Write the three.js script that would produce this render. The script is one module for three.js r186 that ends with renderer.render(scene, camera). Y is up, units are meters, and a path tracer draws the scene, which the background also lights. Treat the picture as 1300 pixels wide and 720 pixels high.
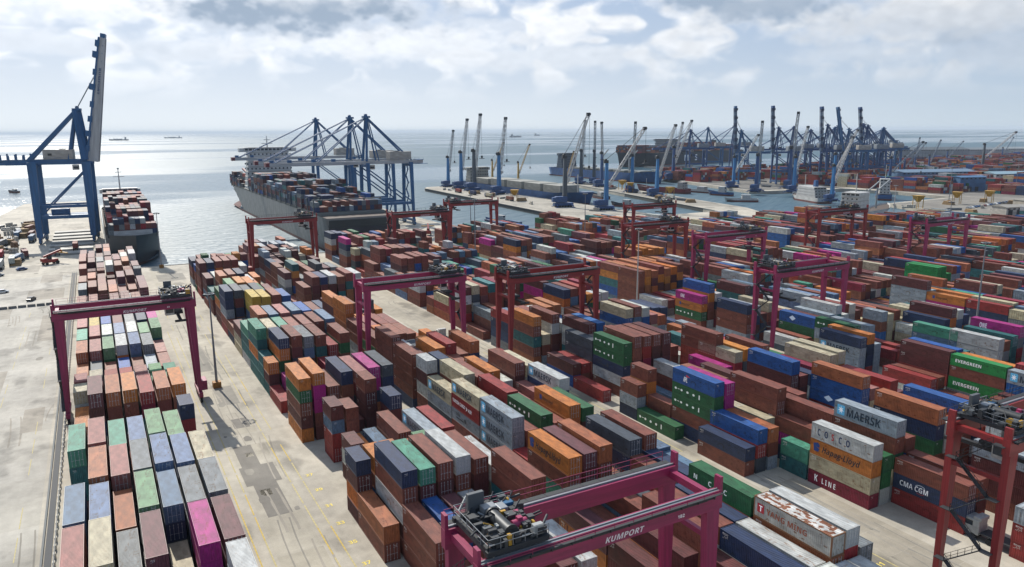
import * as THREE from 'three';
import { mergeGeometries, toCreasedNormals } from 'three/addons/utils/BufferGeometryUtils.js';
import { RoundedBoxGeometry } from 'three/addons/geometries/RoundedBoxGeometry.js';

// ---------------------------------------------------------------- camera, sky, sun, exposure
const W = 1300, H = 720;                       // the photograph's pixels
const EYE = new THREE.Vector3(0, 62, 0);       // a drone 62 m above the yard
const FOCAL = 950, YAW = 0.50657, PITCH = 0.20144, ROLL = -0.0057;
const scene = new THREE.Scene();
const camera = new THREE.PerspectiveCamera(2 * Math.atan(360 / FOCAL) * 180 / Math.PI, W / H, 1, 200000);
const FWD = new THREE.Vector3(Math.sin(YAW) * Math.cos(PITCH), -Math.sin(PITCH), -Math.cos(YAW) * Math.cos(PITCH));
const RT0 = new THREE.Vector3(Math.cos(YAW), 0, Math.sin(YAW));
const UP0 = new THREE.Vector3().crossVectors(RT0, FWD);
const RIGHT = RT0.clone().multiplyScalar(Math.cos(ROLL)).addScaledVector(UP0, Math.sin(ROLL));
const UP = UP0.clone().multiplyScalar(Math.cos(ROLL)).addScaledVector(RT0, -Math.sin(ROLL));
camera.position.copy(EYE); camera.up.copy(UP); camera.lookAt(EYE.clone().add(FWD)); camera.updateMatrixWorld();
scene.add(camera); camera.name = 'drone_camera';

const renderer = new THREE.WebGLRenderer({ antialias: true });
renderer.toneMapping = THREE.LinearToneMapping;
renderer.toneMappingExposure = 1.18;
renderer.shadowMap.enabled = true; renderer.shadowMap.type = THREE.PCFSoftShadowMap;

const SUN_DIR = new THREE.Vector3(-0.075, 0.645, -0.76).normalize();
const sun = new THREE.DirectionalLight(new THREE.Color(1.0, 0.94, 0.85), 5.0);
sun.name = 'sun'; sun.position.copy(SUN_DIR).multiplyScalar(900).add(new THREE.Vector3(150, 0, -250)); sun.target.position.set(150, 0, -250);
sun.castShadow = true; sun.shadow.mapSize.set(4096, 4096);
Object.assign(sun.shadow.camera, { left: -450, right: 450, top: 450, bottom: -450, near: 100, far: 2000 });
scene.add(sun, sun.target);

function rng(seed) { let a = seed >>> 0; return () => { a = (a + 0x6D2B79F5) | 0; let t = Math.imul(a ^ (a >>> 15), 1 | a); t = (t + Math.imul(t ^ (t >>> 7), 61 | t)) ^ t; return ((t ^ (t >>> 14)) >>> 0) / 4294967296; }; }
function hash2(x, y, s) { let h = Math.imul(x | 0, 374761393) + Math.imul(y | 0, 668265263) + Math.imul(s | 0, 2147483647 - 57); h = Math.imul(h ^ (h >>> 13), 1274126177); return ((h ^ (h >>> 16)) >>> 0) / 4294967296; }
function vnoise(x, y, s = 0, per = 0) {
  const xi = Math.floor(x), yi = Math.floor(y), fx = x - xi, fy = y - yi, u = fx * fx * (3 - 2 * fx), v = fy * fy * (3 - 2 * fy);
  const w = (k) => per ? ((k % per) + per) % per : k;
  const a = hash2(w(xi), w(yi), s), b = hash2(w(xi + 1), w(yi), s), c = hash2(w(xi), w(yi + 1), s), d = hash2(w(xi + 1), w(yi + 1), s);
  return a + (b - a) * u + (c - a) * v + (a - b - c + d) * u * v;
}
function fbm(x, y, oct, s = 0, per = 0) { let v = 0, a = 0.5, t = 0; for (let i = 0; i < oct; i++) { v += a * vnoise(x, y, s + i * 17, per); t += a; a *= 0.5; x *= 2; y *= 2; per *= 2; } return v / t; }
const clamp = (x, a = 0, b = 1) => Math.min(b, Math.max(a, x));
const sstep = (a, b, x) => { const t = clamp((x - a) / (b - a)); return t * t * (3 - 2 * t); };
const mix = (a, b, t) => a + (b - a) * t;

// Sky: thin haze, broken cumulus seen low over the sea, brighter towards the sun.
function makeSky() {
  const w = 4096, h = 2048, data = new Float32Array(w * h * 4);
  const sd = SUN_DIR;
  const yaw2az = (px) => YAW + Math.atan((px - 650) / Math.hypot(FOCAL, 194));   // azimuth from -z to +x of a photo column
  // cloud banks seen in the photograph: [column, elevation deg, half width in columns, half height deg, amount, darkness]
  const banks = [[400, 8.5, 165, 1.75, 1.0, 1.0], [950, 8.7, 105, 1.5, 1.0, 0.9], [1190, 7.2, 150, 1.9, 1.0, 0.4], [40, 8.2, 90, 1.3, 0.5, 0.25], [860, 9.4, 60, 1.1, 0.9, 0.2], [500, 6.4, 190, 1.3, 0.75, 0.12],
    [150, 8.4, 170, 1.5, 0.8, 0.05], [90, 5.6, 100, 0.8, 0.55, 0.5], [255, 5.4, 70, 1.0, 0.6, 0.5], [700, 5.2, 160, 1.0, 0.6, 0.2], [1130, 4.9, 110, 0.8, 0.45, 0.3], [1290, 5.0, 90, 1.5, 0.6, 0.6], [620, 7.4, 100, 0.6, 0.4, 0.1]]
    .map(([c, e, hw, hh, a, d]) => [yaw2az(c), e, Math.atan(hw / 970), hh, a, d]);
  for (let j = 0; j < h; j++) {
    const el = ((j + 0.5) / h - 0.5) * Math.PI, ey = Math.sin(el), eld = el * 180 / Math.PI, c = Math.cos(el);
    const low = eld < 40 && eld > -0.5;
    if (eld < -0.6) { for (let i = 0; i < w; i++) { const o = (j * w + i) * 4; data[o] = 0.2; data[o + 1] = 0.24; data[o + 2] = 0.28; data[o + 3] = 1; } continue; }
    for (let i = 0; i < w; i++) {
      const th = ((i + 0.5) / w - 0.5) * 2 * Math.PI, x = Math.cos(th) * c, z = Math.sin(th) * c;
      const az = Math.atan2(x, -z);
      const sunDot = x * sd.x + ey * sd.y + z * sd.z, ang = Math.acos(clamp(sunDot, -1, 1));
      const glow = Math.exp(-ang * ang / 0.11) * 1.1 + Math.exp(-ang / 0.55) * 0.62;
      const e = Math.max(eld, 0);
      // clear air: pale at the horizon, blue higher up
      const t = 1 - Math.exp(-e / 13);
      let r = mix(0.38, 0.11, t), g = mix(0.475, 0.25, t), b = mix(0.56, 0.52, t);
      const away = sstep(0.2, 1.5, Math.abs(az - yaw2az(60)));          // haze is brighter below the sun
      const hz = Math.exp(-e / 9) * (1 - 0.86 * away);
      r += 0.29 * hz; g += 0.25 * hz; b += 0.21 * hz;
      r += glow * 0.55; g += glow * 0.52; b += glow * 0.46;
      // clouds
      if (eld > -0.5) {
        let dens = 0, dark = 0;
        if (eld < 22) {                                             // puffy banks low over the sea
          const ax = az * 17, ey2 = eld * 0.5, wx = 0.9 * vnoise(ax * 1.6, ey2 * 1.9, 5);
          const n = fbm(ax + wx, ey2 + 2.3, 7, 3), nu = fbm(ax + wx, ey2 + 2.62, 4, 3);
          dens = 0.85 * sstep(0.40, 0.66, n + 0.010 * (eld - 5) + 0.05 * (fbm(ax * 7, ey2 * 9, 3, 77) - 0.5)) * sstep(1.6, 4.6, eld) * (1 - 0.9 * sstep(15, 22, eld));
          dark = dens * sstep(0.02, 0.2, nu - n + 0.06 + 0.1 * (n - 0.55)) * 0.14;
        }
        if (eld > 12) {
          const k = 1 / (Math.sin(el) + 0.075), n = fbm(x * k * 2.1 + 40, z * k * 2.1 + 40, 3, 3);
          dens = Math.max(dens, sstep(0.47, 0.74, n) * 0.6 * sstep(12, 24, eld));
        }
        if (eld < 16) for (const [ba, be, hw, hh, am, dk] of banks) {
          let da = az - ba; if (Math.abs(da) > hw * 1.9) continue;
          const de = eld - be; if (Math.abs(de) > hh * 2.2) continue;
          const wob = fbm(az * 30 + ba * 7, eld * 0.9 + 3, 5, 11) - 0.5, wob2 = fbm(az * 80, eld * 2.4, 4, 23) - 0.5;
          const q = Math.hypot(da / hw, de / hh) + wob * 1.1 + wob2 * 0.55;
          const m = sstep(1.34, 0.5, q) * am; dens = Math.max(dens, m);
          dark += m * dk * sstep(0.9, -0.3, de / hh + wob * 1.3 - 0.25);
        }
        const fine = eld < 14 ? fbm(az * 70 + 9, eld * 2.4, 4, 41) : 0.5;
        const veil = sstep(9, 1.5, eld) * 0.45;                       // lower banks melt into haze
        dens *= (1 - veil);
        dark = clamp(dark, 0, 1);
        const lum = 0.66 + 0.26 * (fine - 0.5) + glow * 0.6 + 0.22 * (1 - away);
        const cr = mix(lum, 0.32, dark), cg = mix(lum * 1.01, 0.40, dark), cb = mix(lum * 1.025, 0.51, dark);
        const thick = clamp(dens) * (1 - 0.45 * sstep(60, 12, 90 - eld) * 0);
        r = mix(r, cr, thick); g = mix(g, cg, thick); b = mix(b, cb, thick);
      }
      const o = (j * w + i) * 4; data[o] = r; data[o + 1] = g; data[o + 2] = b; data[o + 3] = 1;
    }
  }
  const t = new THREE.DataTexture(data, w, h, THREE.RGBAFormat, THREE.FloatType);
  t.mapping = THREE.EquirectangularReflectionMapping; t.magFilter = THREE.LinearFilter; t.minFilter = THREE.LinearFilter; t.needsUpdate = true;
  return t;
}
scene.background = makeSky(); scene.environment = scene.background;

// ---------------------------------------------------------------- helpers
const V = (x, y, z) => new THREE.Vector3(x, y, z);
const lin = (hex) => new THREE.Color(hex);
function project(x, y, z) { const d = V(x, y, z).sub(EYE), k = FOCAL / d.dot(FWD); return [650 + d.dot(RIGHT) * k, 360 - d.dot(UP) * k, d.dot(FWD)]; }
const BOX = (w, h, d, x = 0, y = 0, z = 0) => new THREE.BoxGeometry(w, h, d).translate(x, y, z);
function BEAM(a, b, w, h) {                    // a box of section w x h from a to b
  const A = Array.isArray(a) ? V(...a) : a, Bv = Array.isArray(b) ? V(...b) : b, d = Bv.clone().sub(A), L = d.length();
  const g = new THREE.BoxGeometry(w, h, L), m = new THREE.Matrix4(), up = Math.abs(d.y) > 0.999 * L ? V(0, 0, 1) : V(0, 1, 0);
  m.lookAt(Bv, A, up); m.setPosition(A.clone().add(Bv).multiplyScalar(0.5)); return g.applyMatrix4(m);
}
function ROD(a, b, r, seg = 6, r2 = r) {
  const A = Array.isArray(a) ? V(...a) : a, Bv = Array.isArray(b) ? V(...b) : b, d = Bv.clone().sub(A), L = d.length();
  const g = new THREE.CylinderGeometry(r2, r, L, seg), q = new THREE.Quaternion().setFromUnitVectors(V(0, 1, 0), d.normalize());
  return g.applyQuaternion(q).translate((A.x + Bv.x) / 2, (A.y + Bv.y) / 2, (A.z + Bv.z) / 2);
}
const CYL = (r, h, x, y, z, axis = 'y', seg = 12) => { const g = new THREE.CylinderGeometry(r, r, h, seg); if (axis === 'x') g.rotateZ(Math.PI / 2); if (axis === 'z') g.rotateX(Math.PI / 2); return g.translate(x, y, z); };
const RBOX = (w, h, d, r, x = 0, y = 0, z = 0) => new RoundedBoxGeometry(w, h, d, 1, r).translate(x, y, z);
function TAPER(w0, d0, w1, d1, h, x, y, z, shx = 0, shz = 0) {   // four-sided tapering post, base w0 x d0, top w1 x d1 shifted
  const g = new THREE.BoxGeometry(1, h, 1), p = g.attributes.position;
  for (let i = 0; i < p.count; i++) { const top = p.getY(i) > 0; p.setX(i, p.getX(i) * (top ? w1 : w0) + (top ? shx : 0)); p.setZ(i, p.getZ(i) * (top ? d1 : d0) + (top ? shz : 0)); }
  g.translate(x, y + h / 2, z); g.computeVertexNormals(); return g;
}
function merge(list) {
  const ok = list.flat(9).map((g) => g.index ? g.toNonIndexed() : g).map((g) => { for (const k of Object.keys(g.attributes)) if (!['position', 'normal', 'uv'].includes(k)) g.deleteAttribute(k); return g; });
  return ok.length === 1 ? ok[0] : mergeGeometries(ok);
}
const taken = new Map();
function numbered(n) { const k = taken.get(n) || 0; taken.set(n, k + 1); return k ? n + '_' + String(k).padStart(3, '0') : n; }
function mesh(name, geos, mat, parent = scene) {
  const m = new THREE.Mesh(Array.isArray(geos) ? merge(geos) : geos, mat);
  m.name = parent === scene ? numbered(name) : name; m.castShadow = m.receiveShadow = true; parent.add(m); return m;
}
function thing(name, label, category, pos = [0, 0, 0], turn = 0, group) {
  const o = new THREE.Group(); o.name = numbered(name); o.position.set(...pos); o.rotation.y = turn;
  o.userData = { label, category }; if (group) o.userData.group = group; scene.add(o); return o;
}
function tag(o, label, category, group) { o.userData.label = label; o.userData.category = category; if (group) o.userData.group = group; return o; }
function struct(name, geos, mat, label) { const m = mesh(name, geos, mat); m.userData.kind = 'structure'; if (label) m.userData.label = label; return m; }

// ---------------------------------------------------------------- textures and materials
function dataTex(w, h, fn, srgb = true) {
  const d = new Uint8Array(w * h * 4);
  for (let j = 0; j < h; j++) for (let i = 0; i < w; i++) { const c = fn(i / w, j / h, i, j), o = (j * w + i) * 4; d[o] = clamp(c[0]) * 255; d[o + 1] = clamp(c[1]) * 255; d[o + 2] = clamp(c[2]) * 255; d[o + 3] = 255; }
  const t = new THREE.DataTexture(d, w, h, THREE.RGBAFormat, THREE.UnsignedByteType);
  t.wrapS = t.wrapT = THREE.RepeatWrapping; t.magFilter = THREE.LinearFilter; t.minFilter = THREE.LinearMipmapLinearFilter; t.generateMipmaps = true;
  if (srgb) t.colorSpace = THREE.SRGBColorSpace; t.needsUpdate = true; return t;
}
// weathered paint: chalky patches, rust runs and specks (multiplies a paint colour)
function paintTex(seed, amount, w = 256, h = 128, heavy = 0) {
  const R = rng(seed), runs = Array.from({ length: 26 }, () => [R(), R(), 0.002 + R() * 0.006, 0.15 + R() * 0.6, R()]);
  return dataTex(w, h, (u, v) => {
    const n = fbm(u * 8, v * 4, 4, seed, 8), f = vnoise(u * 128, v * 64, seed + 3, 64);
    let k = 0.85 + 0.36 * (n - 0.5) + 0.08 * (f - 0.5), rust = sstep(0.66, 0.82, fbm(u * 16, v * 8, 4, seed + 9, 16)) * 0.75;
    for (const [x, y, wd, ln, a] of runs) { const dx = Math.min(Math.abs(u - x), 1 - Math.abs(u - x)); if (dx < wd && v < y && v > y - ln) rust = Math.max(rust, a * 0.7 * (1 - dx / wd)); }
    rust *= amount; if (heavy) { rust = sstep(0.46, 0.6, fbm(u * 22, v * 5, 5, seed + 31, 22)); return [k * mix(1, 0.62, rust), k * mix(1, 0.36, rust), k * mix(1, 0.2, rust)]; }
    return [k * mix(1, 0.72, rust), k * mix(1, 0.55, rust), k * mix(1, 0.45, rust)];
  });
}
const PAINT = [paintTex(11, 0.8), paintTex(23, 1.3), paintTex(37, 0.45), paintTex(51, 1.1)];
const RUSTY = paintTex(77, 1, 512, 128, 1);
const ROOFT = [paintTex(91, 0.8), paintTex(97, 0.3)];
const GRIME = dataTex(256, 256, (u, v) => { const n = fbm(u * 6, v * 6, 5, 61, 6), f = vnoise(u * 90, v * 90, 65, 90), k = 0.8 + 0.26 * (n - 0.35) + 0.08 * (f - 0.5); return [k, k * 0.985, k * 0.965]; });
const std = (hex, rough = 0.6, metal = 0, extra = {}) => new THREE.MeshStandardMaterial({ color: new THREE.Color(hex), roughness: rough, metalness: metal, ...extra });
const paint = (hex, rough = 0.5, tex = GRIME) => std(hex, rough, 0, { map: tex });
// ---------------------------------------------------------------- the sea and the made ground
const SEA_Y = -3.2;
const waveH = (u, v) => { let s = 0; const k = Math.PI * 2; for (const [fx, fy, a, p] of [[3, 11, .5, 0], [7, 9, .45, 1], [-5, 14, .4, 2], [12, 17, .3, 3], [-14, 21, .25, 4], [19, 31, .2, 5], [-27, 37, .16, .5], [41, 53, .12, 2.2]]) s += a * Math.sin(k * (fx * u + fy * v) + p + 2.4 * vnoise(u * 8, v * 8, 71, 8)); return s; };
const waveTex = dataTex(768, 768, (u, v) => { const h = 0.5 + 0.15 * waveH(u, v) + 0.22 * (fbm(u * 48, v * 64, 4, 81, 48) - 0.5); return [h, h, h]; }, false);
waveTex.repeat.set(1 / 170, 1 / 170);
const cloudShadeTex = dataTex(512, 512, (u, v) => { const n = fbm(u * 5, v * 14, 6, 19, 5), k = mix(0.3, 1.05, sstep(0.38, 0.56, n)); return [k, k, k]; }, false);   // smoother bands put into the roughness to imitate cloud shadows on the sea
cloudShadeTex.repeat.set(1 / 5200, 1 / 5200);
const seaMat = new THREE.MeshPhysicalMaterial({ color: new THREE.Color().setRGB(0.035, 0.085, 0.115), roughness: 0.55, roughnessMap: cloudShadeTex, ior: 1.45, bumpMap: waveTex, bumpScale: 1.3 });
const seaGeo = new THREE.PlaneGeometry(160000, 160000).rotateX(-Math.PI / 2).translate(0, SEA_Y, -40000);
{ const p = seaGeo.attributes.position, uv = seaGeo.attributes.uv; for (let i = 0; i < p.count; i++) uv.setXY(i, p.getX(i), p.getZ(i)); }
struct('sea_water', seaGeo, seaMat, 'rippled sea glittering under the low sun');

const concreteTex = dataTex(1024, 1024, (u, v) => {
  const a = fbm(u * 7, v * 7, 5, 131, 7), b = fbm(u * 60, v * 60, 3, 139, 60), st = sstep(0.6, 0.78, fbm(u * 14, v * 9, 5, 151, 14)), f = hash2(u * 1024, v * 1024, 7);
  const streak = fbm(u * 90, v * 6, 3, 171, 90);
  const k = 0.8 + 0.26 * (a - 0.5) + 0.12 * (b - 0.5) + 0.06 * (f - 0.5) - 0.16 * st + 0.07 * (streak - 0.5);
  return [k, k * 0.985, k * 0.955];
});
const groundTex = concreteTex.clone(); groundTex.repeat.set(1 / 95, 1 / 95); groundTex.needsUpdate = true;
const groundMat = std('#cbc6ba', 0.85, 0, { map: groundTex });
const QUAY = [[-900, 300], [-900, -520], [-88, -560], [-70, -640], [-56, -800], [2, -810], [2, -386], [152, -386], [152, -760], [206, -760], [206, -398], [297, -398], [304, -480], [320, -775], [330, -792], [352, -794], [362, -780],
  [364, -430], [422, -430], [431, -467], [500, -764], [506, -776], [524, -774], [524, -745], [460, -436], [446, -410], [436, -345], [462, -326], [556, -326], [588, -400], [690, -406], [704, -470], [694, -526], [604, -546], [592, -560], [655, -770], [700, -800], [790, -862], [1000, -905], [1300, -950], [1700, -985], [2150, -1060], [2700, -1180], [3000, -700], [3000, 300]];
function slabGeo(poly, y0, y1) {
  const s = new THREE.Shape(poly.map(([x, z]) => new THREE.Vector2(x, -z)));
  return new THREE.ExtrudeGeometry(s, { depth: y1 - y0, bevelEnabled: false }).rotateX(-Math.PI / 2).translate(0, y0, 0);
}
struct('yard_ground', slabGeo(QUAY, -7, 0), groundMat, 'pale worn concrete of the port yard and its quays');

struct('far_apron', new THREE.ShapeGeometry(new THREE.Shape([[597, -563], [658, -768], [702, -796], [790, -857], [1000, -895], [1700, -975], [2650, -1150], [2900, -600], [2900, 200], [1000, 200], [760, -300], [705, -430], [712, -530]].map(([x, z]) => new THREE.Vector2(x, -z)))).rotateX(-Math.PI / 2).translate(0, 0.02, 0), std('#817f7b', 0.9, 0, { map: groundTex }), 'worn grey paving of the far terminal');
sheet0('inland_paving', [[478, -322], [556, -322], [588, -396], [690, -402], [704, -440], [760, -300], [1000, 200], [420, 200], [420, -60], [476, -60]], 0.016, '#93908a'); sheet0('pier_paving', [[306, -470], [321, -772], [331, -789], [351, -791], [359, -779], [361, -440]], 0.016, '#b7b3a9'); sheet0('pier_paving', [[434, -470], [502, -762], [507, -773], [522, -771], [521, -746], [459, -440]], 0.016, '#aaa69c');
function sheet0(name, poly, y, hex) { struct(name, new THREE.ShapeGeometry(new THREE.Shape(poly.map(([x, z]) => new THREE.Vector2(x, -z)))).rotateX(-Math.PI / 2).translate(0, y, 0), std(hex, 0.9, 0, { map: groundTex })); }
// quay walls: fenders and a kerb along the water's edges
const kerbMat = std('#a9a59a', 0.9), fenderMat = std('#1d2022', 0.9), darkWall = std('#3c3f3e', 0.9);
function quayEdge(a, b, lab) {
  const A = V(a[0], 0, a[1]), Bv = V(b[0], 0, b[1]), L = A.distanceTo(Bv), d = Bv.clone().sub(A).normalize(), n = V(d.z, 0, -d.x);
  const t = thing('quay_edge', lab, 'quay edge');
  const off = (k, s, y) => A.clone().addScaledVector(d, k).addScaledVector(n, s).setY(y);
  mesh('kerb', [BEAM(off(0, 0.2, 0.13), off(L, 0.2, 0.13), 0.5, 0.26)], kerbMat, t);
  mesh('wall_face', [BEAM(off(0, -0.1, -2.6), off(L, -0.1, -2.6), 0.3, 4.6)], darkWall, t);
  for (let k = 8; k < L - 4; k += 16) mesh('fender', [BEAM(off(k, -0.55, -3.0), off(k, -0.55, -0.5), 0.7, 1.5)], fenderMat, t);
}
quayEdge([2, -808], [2, -387], 'quay edge with black fenders beside the moored container ship and raised crane');
quayEdge([3, -386], [151, -386], 'quay edge facing the open basin at the end of the stacks');
quayEdge([152, -387], [152, -758], 'quay edge under the three lowered gantry crane booms');
quayEdge([297.5, -399], [320, -774], 'long pier edge below the mobile harbour cranes');
quayEdge([364, -780], [364, -432], 'pier edge beside the blue cargo ship');
quayEdge([422.5, -431], [500, -763], 'second pier edge with dark wall facing the basin');

// tar and concrete repairs in the road and apron: sheets a few millimetres proud
const patchMat = [std('#8f8c86', 0.9, 0, { map: groundTex }), std('#a29f97', 0.88, 0, { map: groundTex }), std('#c6c1b2', 0.85, 0, { map: groundTex }), std('#77767a', 0.92, 0, { map: groundTex }), std('#b3aea4', 0.88, 0, { map: groundTex })];
function sheet(name, poly, y, mat) {
  const s = new THREE.Shape(poly.map(([x, z]) => new THREE.Vector2(x, -z)));
  return struct(name, new THREE.ShapeGeometry(s).rotateX(-Math.PI / 2).translate(0, y, 0), mat);
}
const rect = (x0, x1, z0, z1) => [[x0, z0], [x1, z0], [x1, z1], [x0, z1]];
{
  // road surface between the two blocks nearest the quay road: cast slabs with open joints
  const R = rng(5), g = new THREE.Group(); g.name = 'concrete_road'; g.userData = { kind: 'structure', label: 'concrete road of cast slabs between the container blocks' }; scene.add(g);
  const cache = {}, slabMat = (c, i) => cache[c + i] ??= std(new THREE.Color(c).offsetHSL(0, 0, (i - 1.5) * 0.016), 0.86, 0, { map: groundTex });
  const lane = (x0, x1, z0, z1, dz, m0) => {
    for (let z = z0; z > z1; z -= dz) { const m = slabMat(m0, Math.floor(R() * 4));
      const a = x0 + 0.03, b = x1 - 0.03, s = new THREE.PlaneGeometry(b - a, dz - 0.07).rotateX(-Math.PI / 2).translate((a + b) / 2, 0.006, z - dz / 2);
      const uv = s.attributes.uv, p = s.attributes.position; for (let i = 0; i < 4; i++) uv.setXY(i, p.getX(i) * 1.0 + Math.floor(R() * 2), -p.getZ(i));
      mesh('concrete_slab', s, m, g); }
  };
  for (const [a, b] of [[-47, -36], [-36, -25], [-25, -13.2]]) lane(a, b, -84, -384, 10, '#c5c3bc');
  lane(18.2, 25.1, -86, -384, 6.4, '#c8c3b5');
  lane(84.5, 90.8, -42, -384, 6.2, '#bcb6a7'); lane(90.8, 97.3, -42, -384, 6.2, '#c0baab');
  for (let z = -42; z > -84; z -= 6.2) lane(97.3, 105.5, z, z - 6, 6.2, '#b8b2a4');
}
for (const [x0, x1, z0, z1, m] of [[19.5, 23.5, -118, -131, 0], [18.4, 24.6, -131, -139.5, 0], [19, 22.4, -139.5, -150, 0], [20.4, 24.8, -176, -190, 1], [21, 24.2, -160, -166, 0], [19.5, 22.8, -205, -232, 1], [22.4, 25, -250, -300, 1],
  [20.1, 21.9, -126, -128.6, 2], [20.6, 22.0, -144, -146, 2], [-34, -25, -205, -232, 4], [-20, -13, -262, -300, 4], [-27, -14.5, -330, -352, 4], [-42, -30, -300, -322, 4], [-19, -15, -180, -196, 4],
  [-24, -16, -368, -388, 4], [-44, -26, -400, -420, 4], [-36, -14, -437, -452, 2], [20, 31, -345, -362, 1], [8, 15, -350, -372, 1]]) sheet('road_patch', rect(x0, x1, z0, z1), 0.012, patchMat[m]);
// dark tyre-polished bands and oil blots
for (let i = 0, R = rng(88); i < 46; i++) {
  const on = i < 16 ? [18.5 + R() * 6, -95 - R() * 260] : i < 32 ? [-40 + R() * 28, -110 - R() * 300] : [85 + R() * 12, -48 - R() * 140];
  const n = 22, r = 0.25 + R() * 0.7, pts = Array.from({ length: n }, (_, k) => { const a = k / n * 2 * Math.PI, q = r * (0.75 + 0.5 * vnoise(Math.cos(a) * 1.6 + 9 + i, Math.sin(a) * 1.6 + 5, 3)); return [on[0] + Math.cos(a) * q, on[1] + Math.sin(a) * q * 1.8]; });
  sheet('oil_stain', pts, 0.017, patchMat[i % 3 ? 1 : 0]);
}

// rubber laid down by tyres: long, slightly bent dark streaks
for (let i = 0, R = rng(333); i < 64; i++) {
  const g = i % 4, x = g === 0 ? -38 + R() * 24 : g === 1 ? 18.6 + R() * 6 : g === 2 ? 85 + R() * 11 : 98 + R() * 7, z = g === 3 ? -46 - R() * 30 : -60 - R() * 250, L = 5 + R() * 22, w = 0.1 + R() * 0.12, bend = (R() - 0.5) * 2.4;
  for (const off of g === 3 ? [0] : [0, 1.9]) { const a = [], b = []; for (let k = 0; k <= 8; k++) { const t = k / 8, cx = x + off + bend * t * t; a.push([cx - w * (0.6 + 0.6 * hash2(k, i, 1)), z - L * t]); b.unshift([cx + w * (0.6 + 0.6 * hash2(k, i, 2)), z - L * t]); } sheet('tyre_mark', a.concat(b), 0.0145 + (i % 5) * 0.0003, patchMat[i % 3 === 0 ? 1 : 4]); }
}
// painted lines and bay numbers
const yellow = std('#cdb24a', 0.75, 0, { map: GRIME }), paleYellow = std('#c9bd86', 0.8, 0, { map: GRIME });
function line(x0, x1, z0, z1, m = yellow) { sheet('road_marking', rect(x0, x1, z0, z1), 0.021, m); }
for (const x of [15.8, 17.6, 25.7, 27.7]) for (let z = -84, i = 0; z > -330; z -= 9, i++) if (hash2(i, x * 10, 3) > i * 0.025 - 0.1) line(x - 0.11, x + 0.11, z, z - 9 + hash2(i, x * 10, 9) * 1.1, hash2(i, x * 10, 5) > 0.5 + i * 0.03 ? yellow : paleYellow);
for (const x of [92.6, 95.8]) for (let z = -44; z > -180; z -= 12) line(x - 0.12, x + 0.12, z, z - 8, paleYellow);
for (const x of [-16, -24]) for (let z = -90, i = 0; z > -300; z -= 11, i++) if (hash2(i, x, 4) > 0.35) line(x - 0.07, x + 0.07, z, z - 8, paleYellow);
function textTex(draw, w, h) { const c = document.createElement('canvas'); c.width = w; c.height = h; const k = c.getContext('2d'); k.clearRect(0, 0, w, h); draw(k, w, h); const t = new THREE.CanvasTexture(c); t.colorSpace = THREE.SRGBColorSpace; t.anisotropy = 8; return t; }
function decalMat(draw, w, h, rough = 0.6) { return new THREE.MeshStandardMaterial({ map: textTex(draw, w, h), transparent: true, roughness: rough, side: THREE.DoubleSide }); }
const roadNo = (s) => decalMat((k, w, h) => { k.fillStyle = '#d8c257'; k.font = 'bold 84px sans-serif'; k.textAlign = 'center'; k.textBaseline = 'middle'; k.fillText(s, w / 2, h / 2); }, 128, 96, 0.8);
['37', '35', '33', '31', '29', '27'].forEach((s, i) => {
  const g = new THREE.PlaneGeometry(1.9, 1.5).rotateX(-Math.PI / 2), m = mesh('bay_number', g, roadNo(s)); m.position.set(29.35, 0.024, -97.3 - i * 6.6); m.userData.kind = 'structure';
});
for (let i = 0; i < 6; i++) { const m = mesh('bay_number', new THREE.PlaneGeometry(2, 1.4).rotateX(-Math.PI / 2), roadNo(String(11 + 2 * i))); m.position.set(94.2, 0.024, -60 - i * 12.5); m.rotation.y = 0; m.userData.kind = 'structure'; }

// low barrier and cable trench along the quay-side block
{
  const t = thing('cable_barrier', 'long dark cable trench with pale posts and rail beside the quay-side stacks', 'barrier');
  mesh('trench_cover', [BOX(0.9, 0.16, 310, -11.6, 0.08, -232)], std('#34383c', 0.8), t);
  mesh('kerb', [BOX(0.3, 0.35, 310, -12.4, 0.175, -232)], std('#6d7070', 0.9), t);
  const pm = std('#b9b5a8', 0.8);
  for (let z = -80; z > -386; z -= 2.6) mesh('post', [BOX(0.34, 0.8, 0.7, -10.7, 0.4, z)], pm, t);
  mesh('rail', [BOX(0.12, 0.14, 308, -10.7, 0.87, -232)], std('#5a5e60', 0.7), t);
}
// ---------------------------------------------------------------- containers
const CW = 2.438, CL40 = 12.19, CL20 = 6.06, CH = 2.591, HC = 2.896;
// paint colours: letter -> [words, paint]
const PAL = {
  b: ['rust brown', '#884a39'], m: ['dark maroon', '#67312f'], u: ['plum brown', '#6f3d42'], q: ['burnt orange', '#b0673e'], o: ['orange', '#cb7a30'], r: ['red', '#9f302d'], x: ['crimson', '#8c1636'], s: ['faded pink', '#a4665e'],
  n: ['navy blue', '#26395c'], B: ['blue', '#1f599e'], d: ['steel blue', '#5c7892'], L: ['pale blue', '#6880a4'], t: ['teal', '#2c6f70'], i: ['mint green', '#4a987d'], g: ['dark green', '#23673c'], e: ['bright green', '#1f9145'], l: ['light green', '#6d9a6f'],
  w: ['white', '#c6c8c4'], c: ['cream', '#c2b798'], y: ['light grey', '#9ca7ae'], h: ['mid grey', '#7e8486'], k: ['charcoal', '#48515b'], p: ['magenta', '#b31d80'], Y: ['yellow', '#bfa63c'],
};
const cmats = {};
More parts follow.
